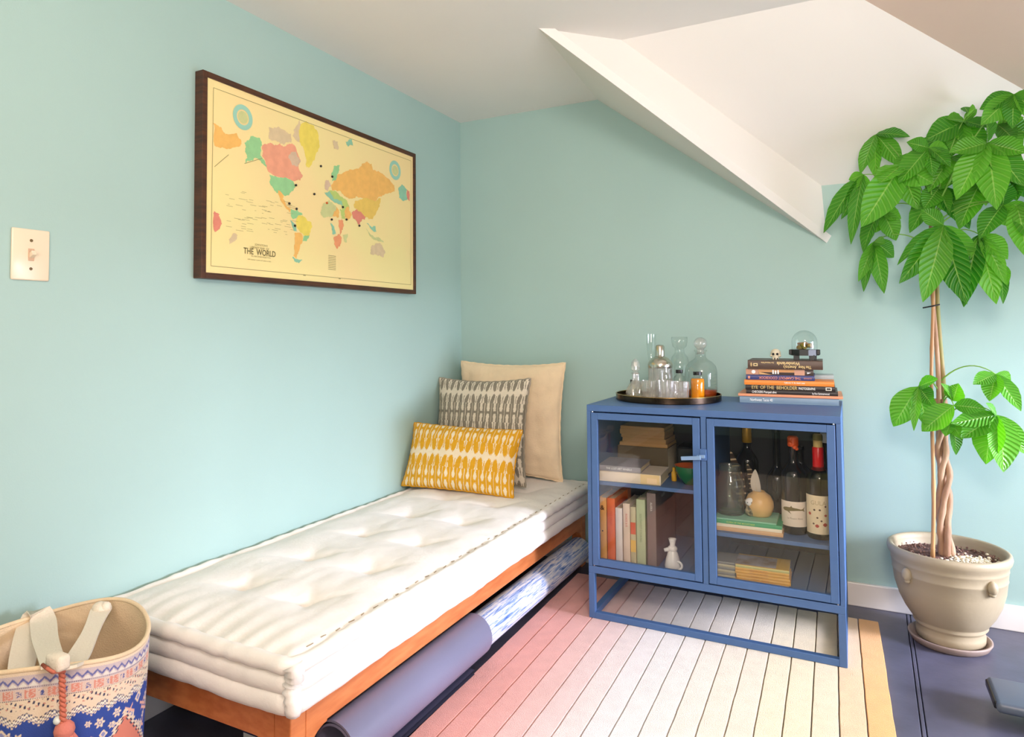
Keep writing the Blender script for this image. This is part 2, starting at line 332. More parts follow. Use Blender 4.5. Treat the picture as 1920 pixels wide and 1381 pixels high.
MAP_PINS = [(-1.149, 1.4805), (-1.0603, 1.4661), (-1.0276, 1.5691), (-0.9682, 1.544), (-1.1453, 1.4024), (-0.996, 1.4458), (-1.1788, 1.4148), (-1.1524, 1.3454), (-0.8902, 1.4023), (-0.9101, 1.4447), (-0.8155, 1.3893), (-0.9707, 1.3911)]
LEAVES = [
 ((2.017, -0.34, 1.548), [(1.938, -0.371, 1.394, 60), (2.025, -0.382, 1.357, 62), (2.088, -0.358, 1.419, 56), (2.094, -0.378, 1.502, 46), (2.008, -0.385, 1.614, 50), (1.927, -0.358, 1.528, 48)]),
 ((1.976, -0.24, 1.647), [(1.88, -0.217, 1.61, 58), (1.948, -0.226, 1.558, 52), (2.006, -0.229, 1.68, 20), (1.929, -0.272, 1.651, 40), (2.014, -0.247, 1.542, 48), (2.024, -0.268, 1.613, 40)]),
 ((1.904, -0.3, 1.314), [(1.79, -0.336, 1.151, 52), (1.845, -0.342, 1.096, 58), (1.948, -0.333, 1.088, 62), (1.79, -0.276, 1.208, 34), (1.914, -0.284, 1.136, 40), (1.976, -0.285, 1.181, 50), (1.853, -0.286, 1.366, 36)]),
 ((1.734, -0.16, 1.658), [(1.688, -0.195, 1.531, 36), (1.822, -0.185, 1.632, 34), (1.801, -0.16, 1.548, 44), (1.731, -0.151, 1.522, 40), (1.705, -0.142, 1.59, 26)]),
 ((1.693, -0.18, 1.52), [(1.577, -0.16, 1.348, 46), (1.653, -0.223, 1.3, 34), (1.652, -0.182, 1.507, 26), (1.628, -0.176, 1.386, 34), (1.682, -0.19, 1.445, 30)]),
 ((1.799, -0.26, 1.523), [(1.69, -0.296, 1.343, 74), (1.876, -0.272, 1.458, 60), (1.74, -0.303, 1.467, 60), (1.838, -0.235, 1.392, 50)]),
 ((1.871, -0.31, 1.559), [(1.796, -0.291, 1.469, 54), (1.878, -0.316, 1.474, 34), (1.816, -0.336, 1.576, 34), (1.919, -0.287, 1.555, 30), (1.92, -0.314, 1.497, 44)]),
 ((2.07, -0.42, 1.662), [(1.999, -0.399, 1.639, 36), (2.0, -0.402, 1.596, 44), (2.063, -0.429, 1.57, 34), (2.099, -0.437, 1.62, 44), (2.116, -0.422, 1.57, 40)]),
 ((1.998, -0.27, 1.282), [(2.029, -0.286, 1.085, 52), (1.952, -0.307, 1.078, 52), (2.056, -0.296, 1.206, 46), (1.998, -0.255, 1.193, 44), (2.046, -0.317, 1.137, 36)]),
 ((2.056, -0.29, 1.364), [(1.994, -0.336, 1.27, 46), (2.082, -0.29, 1.301, 44), (2.058, -0.318, 1.43, 40), (2.111, -0.297, 1.32, 44)]),
 ((1.719, -0.14, 1.292), [(1.687, -0.152, 1.136, 30), (1.742, -0.163, 1.128, 38), (1.773, -0.11, 1.242, 44), (1.673, -0.174, 1.167, 30), (1.749, -0.157, 1.282, 30)]),
 ((2.066, -0.19, 1.635), [(2.114, -0.224, 1.548, 46), (2.152, -0.189, 1.592, 46), (2.102, -0.218, 1.574, 40), (2.123, -0.212, 1.641, 34)]),
 ((2.089, -0.22, 1.468), [(2.151, -0.21, 1.384, 56), (2.098, -0.244, 1.389, 44), (2.141, -0.225, 1.439, 46), (2.161, -0.198, 1.492, 46)]),
 ((2.088, -0.3, 1.359), [(2.097, -0.342, 1.213, 54), (2.129, -0.345, 1.237, 50), (2.13, -0.332, 1.313, 44)]),
 ((1.907, -0.2, 1.451), [(1.829, -0.189, 1.322, 50), (1.976, -0.201, 1.321, 52), (1.863, -0.231, 1.385, 46), (1.926, -0.224, 1.368, 38), (1.947, -0.236, 1.457, 44)]),
 ((2.051, -0.25, 1.191), [(2.052, -0.263, 1.078, 24), (2.057, -0.297, 1.127, 22)]),
 ((1.743, -0.17, 1.393), [(1.691, -0.164, 1.267, 44), (1.781, -0.148, 1.3, 46), (1.726, -0.144, 1.329, 40), (1.795, -0.161, 1.365, 40)]),
 ((1.983, -0.26, 1.666), [(1.978, -0.233, 1.692, 24), (1.993, -0.309, 1.663, 26)]),
 ((2.018, -0.2, 1.457), [(1.958, -0.227, 1.319, 56), (2.031, -0.173, 1.39, 44), (1.99, -0.188, 1.415, 44), (2.051, -0.217, 1.398, 42)]),
 ((1.836, -0.19, 1.575), [(1.91, -0.165, 1.614, 40), (1.792, -0.19, 1.507, 48), (1.865, -0.175, 1.478, 50), (1.902, -0.217, 1.513, 46)]),
 ((1.944, -0.2, 1.547), [(1.879, -0.235, 1.442, 52), (1.959, -0.214, 1.46, 54), (1.995, -0.239, 1.503, 50), (1.929, -0.219, 1.615, 46)]),
 ((1.828, -0.25, 0.808), [(1.763, -0.223, 0.685, 58), (1.843, -0.273, 0.696, 52), (1.872, -0.299, 0.834, 34), (1.81, -0.296, 0.685, 22), (1.857, -0.286, 0.76, 40)]),
 ((1.916, -0.29, 0.756), [(1.839, -0.277, 0.677, 54), (1.986, -0.311, 0.751, 34)]),
 ((1.919, -0.25, 0.766), [(1.93, -0.277, 0.818, 40), (1.887, -0.292, 0.818, 24)]),
 ((1.911, -0.25, 0.701), [(1.924, -0.221, 0.603, 28), (1.935, -0.266, 0.654, 26), (1.894, -0.283, 0.663, 30)]),
 ((2.034, -0.22, 0.851), [(1.975, -0.265, 0.823, 34), (2.011, -0.266, 0.778, 40), (2.082, -0.257, 0.753, 38), (2.068, -0.216, 0.824, 36)]),
 ((2.027, -0.26, 0.729), [(1.917, -0.298, 0.703, 40), (1.938, -0.307, 0.665, 52), (1.997, -0.271, 0.593, 62), (2.033, -0.29, 0.578, 60), (2.095, -0.23, 0.621, 40), (1.998, -0.3, 0.764, 24)]),
]

# ------------------------------------------------------------ the room
XR, YF, HC = 2.85, -5.0, 1.9975
A_ = (0.691, 0, HC); B_ = (1.571, 0, 1.313); C_ = (0.751, -0.779, HC); E_ = (1.558, 0, 1.529)
F_ = (0.965, -0.555, HC); G_ = (1.666, -0.555, HC); H_ = (2.457, 0, 1.529); ZR = HC-0.592*(XR-1.666)
def struct(o): o['kind'] = 'structure'; return o
def thick(b, d):
    bmesh.ops.recalc_face_normals(b.bm, faces=b.bm.faces)
    return b
b = B(); b.box(-0.1, XR+0.1, YF-0.1, 0.1, -0.12, -0.018); floor = struct(b.build('floor', FLOORGAP))
FR = Matrix.Rotation(-0.022, 3, 'Z')
edges = [-0.35, 0.02, 0.6, 1.185, 1.7815, 1.7925, 2.38, 3.0]
for x0, x1 in zip(edges, edges[1:]):
    g = 0.0012
    for (y0, y1) in ((-5.1, -2.9), (-2.9, 0.06)):
        b = B(); vs = b.box(x0+g, x1-g, y0+g, y1-g, -0.018, 0.0, 0.0015, 1)
        bmesh.ops.rotate(b.bm, cent=(1.787, -0.3, 0), matrix=FR, verts=b.bm.verts)
        b.build('floor_panel', FLOORM, floor)
b = B(); b.box(-0.1, 0, YF-0.1, 0.1, -0.1, 2.1); struct(b.build('wall_left', WALL))
b = B()
bp = [(-0.1, -0.1), (XR+0.1, -0.1), (XR+0.1, ZR), (H_[0], H_[2]), (E_[0], E_[2]), (B_[0], B_[2]), (A_[0], HC), (-0.1, HC)]
f = b.poly([(x, 0, z) for x, z in bp]); q = bmesh.ops.extrude_face_region(b.bm, geom=[f])
bmesh.ops.translate(b.bm, vec=(0, 0.1, 0), verts=[v for v in q['geom'] if isinstance(v, bmesh.types.BMVert)])
struct(b.build('wall_back', WALL))
def frame_wall(name, axis, at, out, u0, u1, z0, z1, wu0, wu1, wz0, wz1, m):
    b = B()
    for (a, c, d, e) in ((u0, wu0, z0, z1), (wu1, u1, z0, z1), (wu0, wu1, z0, wz0), (wu0, wu1, wz1, z1)):
        if axis == 'x': b.box(min(at, out), max(at, out), a, c, d, e)
        else: b.box(a, c, min(at, out), max(at, out), d, e)
    return struct(b.build(name, m))
WY0, WY1, WZ0, WZ1 = -1.25, -0.15, 0.25, 1.06
frame_wall('wall_right', 'x', XR, XR+0.1, YF, 0.0, -0.1, ZR+0.05, WY0, WY1, WZ0, WZ1, WALL)
b = B(); b.box(0.0, XR, YF-0.1, YF, -0.1, 2.1); struct(b.build('wall_front', WALL))
wn = B()
for (y0, y1, z0, z1) in ((WY0-.05, WY0+.02, WZ0-.05, WZ1+.05), (WY1-.02, WY1+.05, WZ0-.05, WZ1+.05), (WY0, WY1, WZ1-.02, WZ1+.05), (WY0, WY1, WZ0-.05, WZ0+.02), (-0.78, -0.75, WZ0, WZ1)):
    wn.box(XR-0.012, XR+0.03, y0, y1, z0, z1, 0.003)
w1 = struct(wn.build('window_1', TRIM))
for (y0, y1) in ((WY0+.02, -0.78), (-0.75, WY1-.02)):
    b = B(); b.box(XR+0.012, XR+0.016, y0, y1, WZ0+.02, WZ1-.02); b.build('pane', thin_glass('window_glass', (0.98, 0.99, 0.98), 1.45), w1)
# ceiling: flat part, then the folded attic slopes
def slab(name, pts, nrm, parent=None, m=CEIL, d=0.03):
    b = B(); f = b.poly(pts); q = bmesh.ops.extrude_face_region(b.bm, geom=[f])
    bmesh.ops.translate(b.bm, vec=Vector(nrm).normalized()*d, verts=[v for v in q['geom'] if isinstance(v, bmesh.types.BMVert)])
    return b.build(name, m, parent)
ceil = struct(slab('ceiling', [(-0.05, 0.05, HC), (A_[0], 0.05, HC), A_, C_, F_, G_, (1.666, YF-0.05, HC), (-0.05, YF-0.05, HC)], (0, 0, 1)))
slab('slope', [A_, B_, C_], (0.5, 0, 0.8), ceil)
slab('cheek', [C_, B_, E_, F_], (-0.68, 0.73, 0.0), ceil, d=0.002)
slab('dormer_slope', [F_, E_, H_, G_], (0, 0.65, 0.76), ceil)
SLOPE_SHADE = mat('shade_tinted_slope_paint', (236, 210, 192), 0.7, vary=0.01, vscale=2.0, bump=0.05, bscale=240)  # ceiling paint tinted beige to carry the shade on the slope facing away
slab('side_slope', [G_, H_, (XR+0.05, 0.0, HC-0.592*(XR+0.05-1.666)), (XR+0.05, YF-0.05, HC-0.592*(XR+0.05-1.666)), (1.666, YF-0.05, HC)], (0.5, 0, 0.85), ceil, SLOPE_SHADE)
b = B(); b.box(0.0, XR, -0.016, 0.0, 0.0, 0.082, 0.003); struct(b.build('baseboard_back', TRIM))
b = B(); b.box(0.0, 0.016, YF, -0.016, 0.0, 0.082, 0.003); struct(b.build('baseboard_left', TRIM))
b = B(); b.box(XR-0.016, XR, YF, -0.016, 0.0, 0.082, 0.003); struct(b.build('baseboard_right', TRIM))

# ------------------------------------------------------------ rug of stitched strips
rug = thing('striped_rug', 'low pile rug of sewn strips fading from pink through white to orange', 'rug', (1.70, -0.16, 0.0), 0.0)
rc = [(246, 178, 92), (238, 200, 150), (240, 220, 180), (243, 224, 182), (244, 228, 190), (242, 228, 200), (243, 230, 206), (244, 234, 214), (242, 236, 224), (240, 236, 228), (240, 234, 228), (240, 224, 216), (238, 208, 200), (236, 190, 180), (233, 170, 158), (230, 156, 142), (228, 150, 136), (226, 160, 146), (224, 156, 142)]
xw = [0.062, 0.062]+[0.0625]*15
x = 0.0
ang = 0.020
for i, (c, wd) in enumerate(zip(rc, xw)):
    m = mat('rug_strip_%d' % i, tuple(int(q*0.94) for q in c), 0.95, vary=0.04, vscale=26, bump=0.6, bscale=420, sheen=0.3)
    b = B(); x1 = -x; x0 = -(x+wd); n = 60; L0 = 3.1
    ends = 0.006*random.uniform(-1, 1)
    rows = []
    for k in range(n+1):
        yy = ends-L0*k/n; j0 = 0.0014*nz(i*7.3, yy*14, 0.2)+0.0016; j1 = 0.0014*nz((i-1)*7.3, yy*14, 0.2)-0.0006
        prof = [(x0+j0, 0.0), (x0+j0, 0.0085), (x0+j0+0.0016, 0.0115), ((x0+x1)/2, 0.0118), (x1+j1-0.0016, 0.0115), (x1+j1, 0.0085), (x1+j1, 0.0)]
        rows.append([b.bm.verts.new((p[0], yy, p[1]+(0.0006*nz(p[0]*30, yy*30, i) if 1 < pi < 5 else 0))) for pi, p in enumerate(prof)])
    for r0, r1 in zip(rows, rows[1:]):
        for k in range(6): b.bm.faces.new((r0[k], r0[k+1], r1[k+1], r1[k]))
    b.bm.faces.new(rows[0]); b.bm.faces.new(rows[-1])
    bmesh.ops.rotate(b.bm, cent=(0, 0, 0), matrix=Matrix.Rotation(ang, 3, 'Z'), verts=b.bm.verts)
    b.build('strip', m, rug, angle=35)
    x += wd

# ------------------------------------------------------------ wall: light switch and framed map
IVORY = mat('ivory_plastic', (232, 214, 186), 0.22)
sw = thing('light_switch', 'ivory plastic light switch on the left wall', 'light switch', (0, -1.961, 1.176))
b = B(); b.box(0, 0.006, -0.041, 0.041, -0.058, 0.058, 0.003, 3); b.build('plate', IVORY, sw, smooth=True)
b = B(); b.box(0.005, 0.0075, -0.0065, 0.0065, -0.014, 0.014, 0.001); b.build('slot', mat('switch_slot', (206, 170, 140), 0.4), sw)
b = B(); b.box(0.004, 0.019, -0.0045, 0.0045, -0.005, 0.006, 0.001, rot=Matrix.Rotation(-0.5, 3, 'Y')); b.build('toggle', IVORY, sw)
for zz in (0.032, -0.032):
    b = B(); b.lathe([(0, 0.002), (0.003, 0.0015), (0.0036, 0)], 12); bmesh.ops.rotate(b.bm, cent=(0, 0, 0), matrix=Matrix.Rotation(PI/2, 3, 'Y'), verts=b.bm.verts)
    bmesh.ops.translate(b.bm, vec=(0.006, 0, zz), verts=b.bm.verts); b.build('screw', mat('dull_brass_screw', (120, 100, 70), 0.4, metal=0.8), sw)
MY0, MY1, MZ0, MZ1 = -1.522, -0.437, 1.150, 1.744
mp_ = thing('framed_world_map', 'framed antique style world map in dark brown wood on left wall', 'map', (0, (MY0+MY1)/2, (MZ0+MZ1)/2))
off = (0, (MY0+MY1)/2, (MZ0+MZ1)/2); fw = 0.017; D = 0.034
for (y0, y1, z0, z1) in ((MY0, MY0+fw, MZ0, MZ1), (MY1-fw, MY1, MZ0, MZ1), (MY0+fw, MY1-fw, MZ1-fw, MZ1), (MY0+fw, MY1-fw, MZ0, MZ0+fw)):
    b = B(); b.box(0.001, D, y0, y1, z0, z1, 0.0015); b.build('frame_rail', WOODF, mp_, off=off)
PAPM = mat('map_parchment', (234, 220, 152), 0.7, color2=(238, 214, 152), vscale=3.0)
mcol = dict(map_orange=(232, 180, 96), map_green=(146, 200, 140), map_pink=(228, 158, 126), map_mauve=(212, 190, 150), map_lilac=(206, 180, 150), map_yellow=(228, 208, 92), map_teal=(140, 192, 160), map_gold=(224, 190, 92), map_rose=(214, 132, 110), map_lime=(180, 200, 110), map_sage=(196, 200, 138), map_salmon=(226, 150, 104))
X0 = 0.0295
b = B(); b.box(0.004, X0, MY0+fw, MY1-fw, MZ0+fw, MZ1-fw); b.build('map_sheet', PAPM, mp_, off=off)
LAYER = [0]
def flat(pts, m, name='printed_land', dx=0.0006):
    LAYER[0] += 1
    b = B(); b.poly([(X0+dx+LAYER[0]*0.000012, y, z) for y, z in pts]); b.build(name, m, mp_, off=off)
for name, pts in MAP_LAND:
    # roughen the coast a little
    P2 = []
    for (p, q) in zip(pts, pts[1:]+pts[:1]):
        for k in range(9):
            t = k/9; y = p[0]*(1-t)+q[0]*t; z = p[1]*(1-t)+q[1]*t
            P2.append((y+(0.0055*nz(y*70, z*70, 1.3)+0.003*nz(y*210, z*210, 2.3)), z+(0.0055*nz(y*70, z*70, 7.7)+0.003*nz(y*210, z*210, 4.7))))
    flat(P2, mat(name, mcol[name], 0.7, vary=0.05, vscale=40))
INK = mat('map_ink', (150, 138, 92), 0.8)
b = B()
for (p, q) in MAP_LINES:
    p = Vector(p); q = Vector(q); d = (q-p).normalized(); n = Vector((-d.y, d.x))*0.0008
    b.poly([(X0+0.0009, *(p+n)), (X0+0.0009, *(p-n)), (X0+0.0009, *(q-n)), (X0+0.0009, *(q+n))])
for y in np.linspace(-1.47, -0.48, 34):
    if int(y*1000) % 2: b.poly([(X0+0.0009, y, 1.186), (X0+0.0009, y+0.012, 1.186), (X0+0.0009, y+0.012, 1.1835), (X0+0.0009, y, 1.1835)])
rs = random.Random(3)
for k in range(70):
    y = rs.uniform(-1.44, -1.16); z = rs.uniform(1.30, 1.42); l = rs.uniform(.006, .03)
    b.poly([(X0+0.0009, y, z), (X0+0.0009, y+l, z), (X0+0.0009, y+l, z+0.0009), (X0+0.0009, y, z+0.0009)])
for k in range(9):
    z = 1.262-k*0.006; b.poly([(X0+0.0009, -0.985, z), (X0+0.0009, -0.945, z), (X0+0.0009, -0.945, z+0.002), (X0+0.0009, -0.985, z+0.002)])
b.build('printed_lines', INK, mp_, off=off)
for (c, e, t), mm in zip(MAP_RINGS, ('map_sky', 'map_sky')):
    r = 0.88*math.hypot(t[0]-c[0], t[1]-c[1])
    for k in range(1):
        LAYER[0] += 1; b = B(); n = 28
        for i in range(n):
            a, a2 = 2*PI*i/n, 2*PI*(i+1)/n
            b.poly([(X0+0.0012, c[0]+r*math.cos(a), c[1]+r*math.sin(a)), (X0+0.0012, c[0]+r*math.cos(a2), c[1]+r*math.sin(a2)), (X0+0.0012, c[0]+.62*r*math.cos(a2), c[1]+.62*r*math.sin(a2)), (X0+0.0012, c[0]+.62*r*math.cos(a), c[1]+.62*r*math.sin(a))])
        b.build('printed_ring', mat('map_sky', (150, 200, 178), 0.7), mp_, off=off)
    flat([(c[0]+.5*r*math.cos(a), c[1]+.5*r*math.sin(a)) for a in np.linspace(0, 6.1, 14)], mat('map_sage', (196, 200, 138)))
mf = lambda yc, zc: (lambda x, y: (X0+0.0012, yc+x-off[1], zc+y-off[2]))
INK2 = mat('title_ink', (104, 94, 56), 0.8)
letter('THE  WORLD', 0.026, mf(-1.301, 1.2420), INK2, mp_, bold=0.0003, sx=0.83)
letter('JOHNSTON\'S', 0.009, mf(-1.296, 1.2655), INK, mp_, sx=1.0)
letter('LIBRARY MAP  OF', 0.010, mf(-1.303, 1.2555), INK, mp_, sx=1.0)
letter('ON MERCATOR PROJECTION', 0.006, mf(-1.297, 1.2290), INK, mp_)
letter('with steamer routes and cables to date', 0.006, mf(-1.303, 1.2182), INK, mp_)
for i, (y, z) in enumerate(MAP_PINS):
    b = B(); b.ball((X0+0.004, y, z), 0.0042, 2); b.tube([(X0-0.002, y, z), (X0+0.004, y, z)], 0.0008, 6)
    b.build('map_pin', mat('red_pin', (196, 90, 30), 0.3) if i == 5 else BLACK, mp_, smooth=True, off=off, label='orange red map pin' if i == 5 else None)

# ------------------------------------------------------------ daybed
bed = thing('daybed', 'low orange brown wooden daybed frame against the left wall', 'daybed', (0.321, -0.906, 0))
BX0, BX1, BY0, BY1 = 0.02, 0.622, -1.782, -0.03
bo = (0.321, -0.906, 0); ZT = 0.232
b = B(); b.box(BX1-0.025, BX1, BY0+0.045, BY1-0.045, 0.162, ZT, 0.003); b.build('side_rail', BEDWOOD, bed, off=bo)
b = B(); b.box(BX0, BX0+0.025, BY0+0.045, BY1-0.045, 0.162, ZT, 0.003); b.build('side_rail', BEDWOOD, bed, off=bo)
for yy in (BY0, BY1-0.025):
    b = B(); pts = []
    n = 12; xs0, xs1 = BX0+0.045, BX1-0.045
    top = [(xs0, ZT), (xs1, ZT)]; low = []
    for k in range(n+1): low.append((xs1-0.0*k, 0)) if False else None
    arc = []
    R_ = 0.055
    for k in range(n+1):
        a = PI/2*k/n; arc.append((xs1-R_*(1-math.cos(a)), 0.105+R_*math.sin(a)))
    arc2 = [(xs0+xs1-x, z) for x, z in arc[::-1]]
    pr = top+arc+arc2
    f = b.poly([(x, yy, z) for x, z in pr]); q = bmesh.ops.extrude_face_region(b.bm, geom=[f])
    bmesh.ops.translate(b.bm, vec=(0, 0.025, 0), verts=[v for v in q['geom'] if isinstance(v, bmesh.types.BMVert)])
    b.build('end_rail', BEDWOOD, bed, off=bo)
for xx in (BX0, BX1-0.045):
    for yy in (BY0, BY1-0.045):
        b = B(); vs = b.box(xx, xx+0.045, yy, yy+0.045, 0.0, ZT, 0.003); b.build('leg', BEDWOOD, bed, off=bo)
for (ys, sg) in ((BY0+0.045, 1), (BY1-0.045, -1)):
    b = B(); pr = [(ys, 0.165), (ys, 0.095)]+[(ys+sg*0.065*(1-math.cos(PI/2*k/10)), 0.095+0.065*math.sin(PI/2*k/10)) for k in range(1, 11)]+[(ys+sg*0.065, 0.165)]
    f = b.poly([(BX1-0.025, y, z) for y, z in pr]); q = bmesh.ops.extrude_face_region(b.bm, geom=[f])
    bmesh.ops.translate(b.bm, vec=(0.025, 0, 0), verts=[v for v in q['geom'] if isinstance(v, bmesh.types.BMVert)])
    b.build('corner_brace', BEDWOOD, bed, off=bo)
for k in range(9):
    yy = BY0+0.12+k*0.17; b = B(); b.box(BX0+0.025, BX1-0.025, yy, yy+0.07, ZT-0.018, ZT-0.004, 0.001); b.build('slat', BEDWOOD, bed, off=bo)
# mattress
mt = thing('futon_mattress', 'long tufted unbleached cotton mattress on the wooden daybed', 'mattress', (0.33, -0.92, ZT))
mo = (0.33, -0.92, ZT)
X1m, Y0m, Y1m = 0.660, -1.815, -0.02; X0m = 0.012
TUFT = [(tx, ty) for ty in (-1.55, -1.305, -1.055, -0.795, -0.54, -0.29) for tx in (0.245, 0.455)]
def topz(x, y):
    ex = min(x-X0m, X1m-x); ey = min(y-Y0m, Y1m-y); e = max(0.0, min(ex, ey))
    z = 0.332+0.030*(1-math.exp(-e/0.055))
    for (tx, ty) in TUFT:
        dx, dy = x-tx, y-ty; r = math.hypot(dx, dy)
        if r < 0.3:
            z -= 0.022*math.exp(-(r/0.026))+0.012*math.exp(-(r/0.085)**2)
            # crease running along the bed from each tuft
            q1 = dx*0.82+dy*0.57; q2 = -dx*0.57+dy*0.82
            z -= 0.009*math.exp(-(q2/0.013)**2)*math.exp(-(abs(q1)/0.085)**2)+0.005*math.exp(-(q1/0.014)**2)*math.exp(-(abs(q2)/0.06)**2)
    dn = y-Y0m
    z += 0.0050*math.sin(x*105+3*nz(x*9, y*3, .4))*math.exp(-dn/0.075)*min(1, dn/0.02)*(0.6+0.8*nz(x*8, 0.3, 0.9)+.3)
    dr = X1m-x
    z += 0.0022*math.sin(y*80+4*nz(y*9, x*3, 4.4))*math.exp(-dr/0.05)*min(1, dr/0.02)
    z += 0.004*nz(x*9, y*9, 0.1)+0.0018*nz(x*26, y*18, 5.0)
    return z
b = B()
b.grid(84, 230, lambda u, v: (X0m+0.012+(X1m-X0m-0.024)*u, Y0m+0.012+(Y1m-Y0m-0.024)*v, topz(X0m+0.012+(X1m-X0m-0.024)*u, Y0m+0.012+(Y1m-Y0m-0.024)*v)))
b.build('top_cover', FUTON, mt, smooth=True, off=mo)
def loop(inset, z, step=0.012, rc_=0.035):
    x0, x1, y0, y1 = X0m+inset, X1m-inset, Y0m+inset, Y1m-inset
    cs = [(x1-rc_, y0+rc_, -PI/2), (x1-rc_, y1-rc_, 0), (x0+rc_, y1-rc_, PI/2), (x0+rc_, y0+rc_, PI)]
    P_ = []
    for i, (cx, cy, a) in enumerate(cs):
        for k in range(7): P_.append((cx+rc_*math.cos(a+PI/2*k/6), cy+rc_*math.sin(a+PI/2*k/6)))
    out = []
    for p, q in zip(P_, P_[1:]+P_[:1]):
        l = math.hypot(q[0]-p[0], q[1]-p[1]); n = max(1, int(l/step))
        for k in range(n): out.append((p[0]+(q[0]-p[0])*k/n, p[1]+(q[1]-p[1])*k/n, z))
    return out
def ring(name, inset, z, ra, rb, amp, fr, seed, stepz=0.004):
    pts = loop(inset, z); n = len(pts)
    P3 = [(x+0.0012*nz(x*20, y*20, seed), y+0.0012*nz(x*20, y*20, seed+3), z_+stepz*nz(x*5, y*5, seed+9)) for x, y, z_ in pts]
    L_ = n*0.012
    rr = lambda t: (ra*(1+amp*math.sin(t*L_*fr+6*nz(t*40, seed, 0))+0.12*nz(t*60, seed, 2)), rb*(1+amp*math.sin(t*L_*fr+6*nz(t*40, seed, 0))))
    b = B(); b.tube(P3, rr, 14, closed=True); b.build(name, FUTON, mt, smooth=True, off=mo)
ring('rolled_edge', 0.012, 0.332, 0.0175, 0.0170, 0.07, 95, 1.0)
ring('side_band', 0.016, 0.296, 0.0170, 0.0225, 0.03, 60, 5.0)
ring('side_band', 0.015, 0.256, 0.0175, 0.0240, 0.03, 50, 11.0)
b = B(); b.box(X0m+0.014, X1m-0.014, Y0m+0.014, Y1m-0.014, ZT+0.001, 0.315, 0.01); b.build('filling', FUTON, mt, off=mo)
# gathered corner pleats on the near right corner
b = B()
pl = []
for k in range(15):
    t = k/14; pl.append((X1m-0.016+0.004*math.sin(t*9), Y0m+0.016-0.003*math.sin(t*7), 0.245+0.092*t))
b.tube(pl, lambda t: 0.017*(1+0.22*math.sin(t*46)), 12); b.build('corner_gather', FUTON, mt, smooth=True, off=mo)
b = B()
for k in range(38):
    y0 = Y0m+0.07+k*0.045; xx = X1m-0.030+0.003*nz(k*1.7, 0, 0); l = 0.010+0.010*random.random()
    b.tube([(xx, y0, topz(xx, y0)+0.0005), (xx+0.001, y0+l*.5, topz(xx, y0+l*.5)+0.0012), (xx, y0+l, topz(xx, y0+l)+0.0005)], 0.0011, 5)
b.build('edge_stitching', mat('stitch_thread', (150, 132, 106), 0.9), mt, off=mo, kind='stuff')
for (tx, ty) in TUFT:
    b = B(); b.ball((tx, ty, topz(tx, ty)+0.001), 0.006, 1, (1, 1, .5)); b.build('tuft_button', FUTON, mt, smooth=True, off=mo)

# ------------------------------------------------------------ pillows
def pillow_arrays(w, h, t, nu, nv, pinch=0.07, seed=0.0, wr=0.004, power=0.42):
    u = np.linspace(-1, 1, nu)[:, None]*np.ones((1, nv)); v = np.linspace(-1, 1, nv)[None, :]*np.ones((nu, 1))
    x = w/2*u*(1-pinch*(1-v*v)*u*u); y = h/2*v*(1-pinch*(1-u*u)*v*v)
    z = t*np.power(np.clip((1-u**2)*(1-v**2), 0, 1), power)
    nzv = np.array([[nz(a*2.6, c*2.6, seed)*1.0+0.5*nz(a*6, c*6, seed+4) for c in np.linspace(-1, 1, 40)] for a in np.linspace(-1, 1, 40)])
    iu = (u+1)/2*39; iv = (v+1)/2*39
    i0 = np.clip(iu.astype(int), 0, 38); j0 = np.clip(iv.astype(int), 0, 38); fu = iu-i0; fv = iv-j0
    nn = nzv[i0, j0]*(1-fu)*(1-fv)+nzv[i0+1, j0]*fu*(1-fv)+nzv[i0, j0+1]*(1-fu)*fv+nzv[i0+1, j0+1]*fu*fv
    edge = np.clip((1-u**2)*(1-v**2)*6, 0, 1)
    z = z+nn*wr*2*edge
    return u, v, x, y, z
def ikat(x, y, wd, lw, p, q):
    """leaf-pair ikat: x,y metres"""
    t = y/q; t = np.abs(t-2*np.floor(t/2)-1.0); bb = 1-t          # mirrored about each pale zigzag at bb = 0
    sl = x/p+0.04*np.sin(bb*2.2)
    a = np.abs(sl-np.floor(sl)-0.5)
    st = 0.010*np.sin(x*1500+np.sin(y*60)*2)*np.sin(y*420)+0.008*np.sin(x*2600+y*90)
    zig = bb < 0.05+0.42*np.abs(a-0.25)+st*3
    leafw = wd*np.power(np.clip(np.sin(PI*np.clip((bb-0.03)/0.70, 0, 1)), 0, 1), 0.55)
    leaf = (np.abs(a-0.25-0.20*(bb-0.38)+st) < leafw) & (bb < 0.73)
    stems = ((a < 0.028) | (np.abs(a-0.5) < 0.028)) & (bb > 0.18) & (bb < 0.62)
    low = bb > 0.55
    drop = (np.abs(a-0.04)/0.085+np.abs(bb-0.80)/0.17 < 1+st*5) | (np.abs(a-0.46)/0.085+np.abs(bb-0.80)/0.17 < 1+st*5)
    thin = (np.abs(a-0.25) < 0.016) & low
    m = ((leaf | stems) & ~zig & ~low) | (low & ~drop & ~thin & ((np.abs(a-0.25) < 0.19*lw+st) | (bb > 0.93)))
    return m
def place(v3, origin, yaw, tilt):
    """local x right, y up the pillow, z out of the face; stands upright facing -Y, leans back by tilt"""
    R = np.array(Matrix.Rotation(yaw, 3, 'Z') @ Matrix.Rotation(-tilt, 3, 'X') @ Matrix(((1, 0, 0), (0, 0, -1), (0, 1, 0))))
    return v3 @ R.T + np.array(origin)
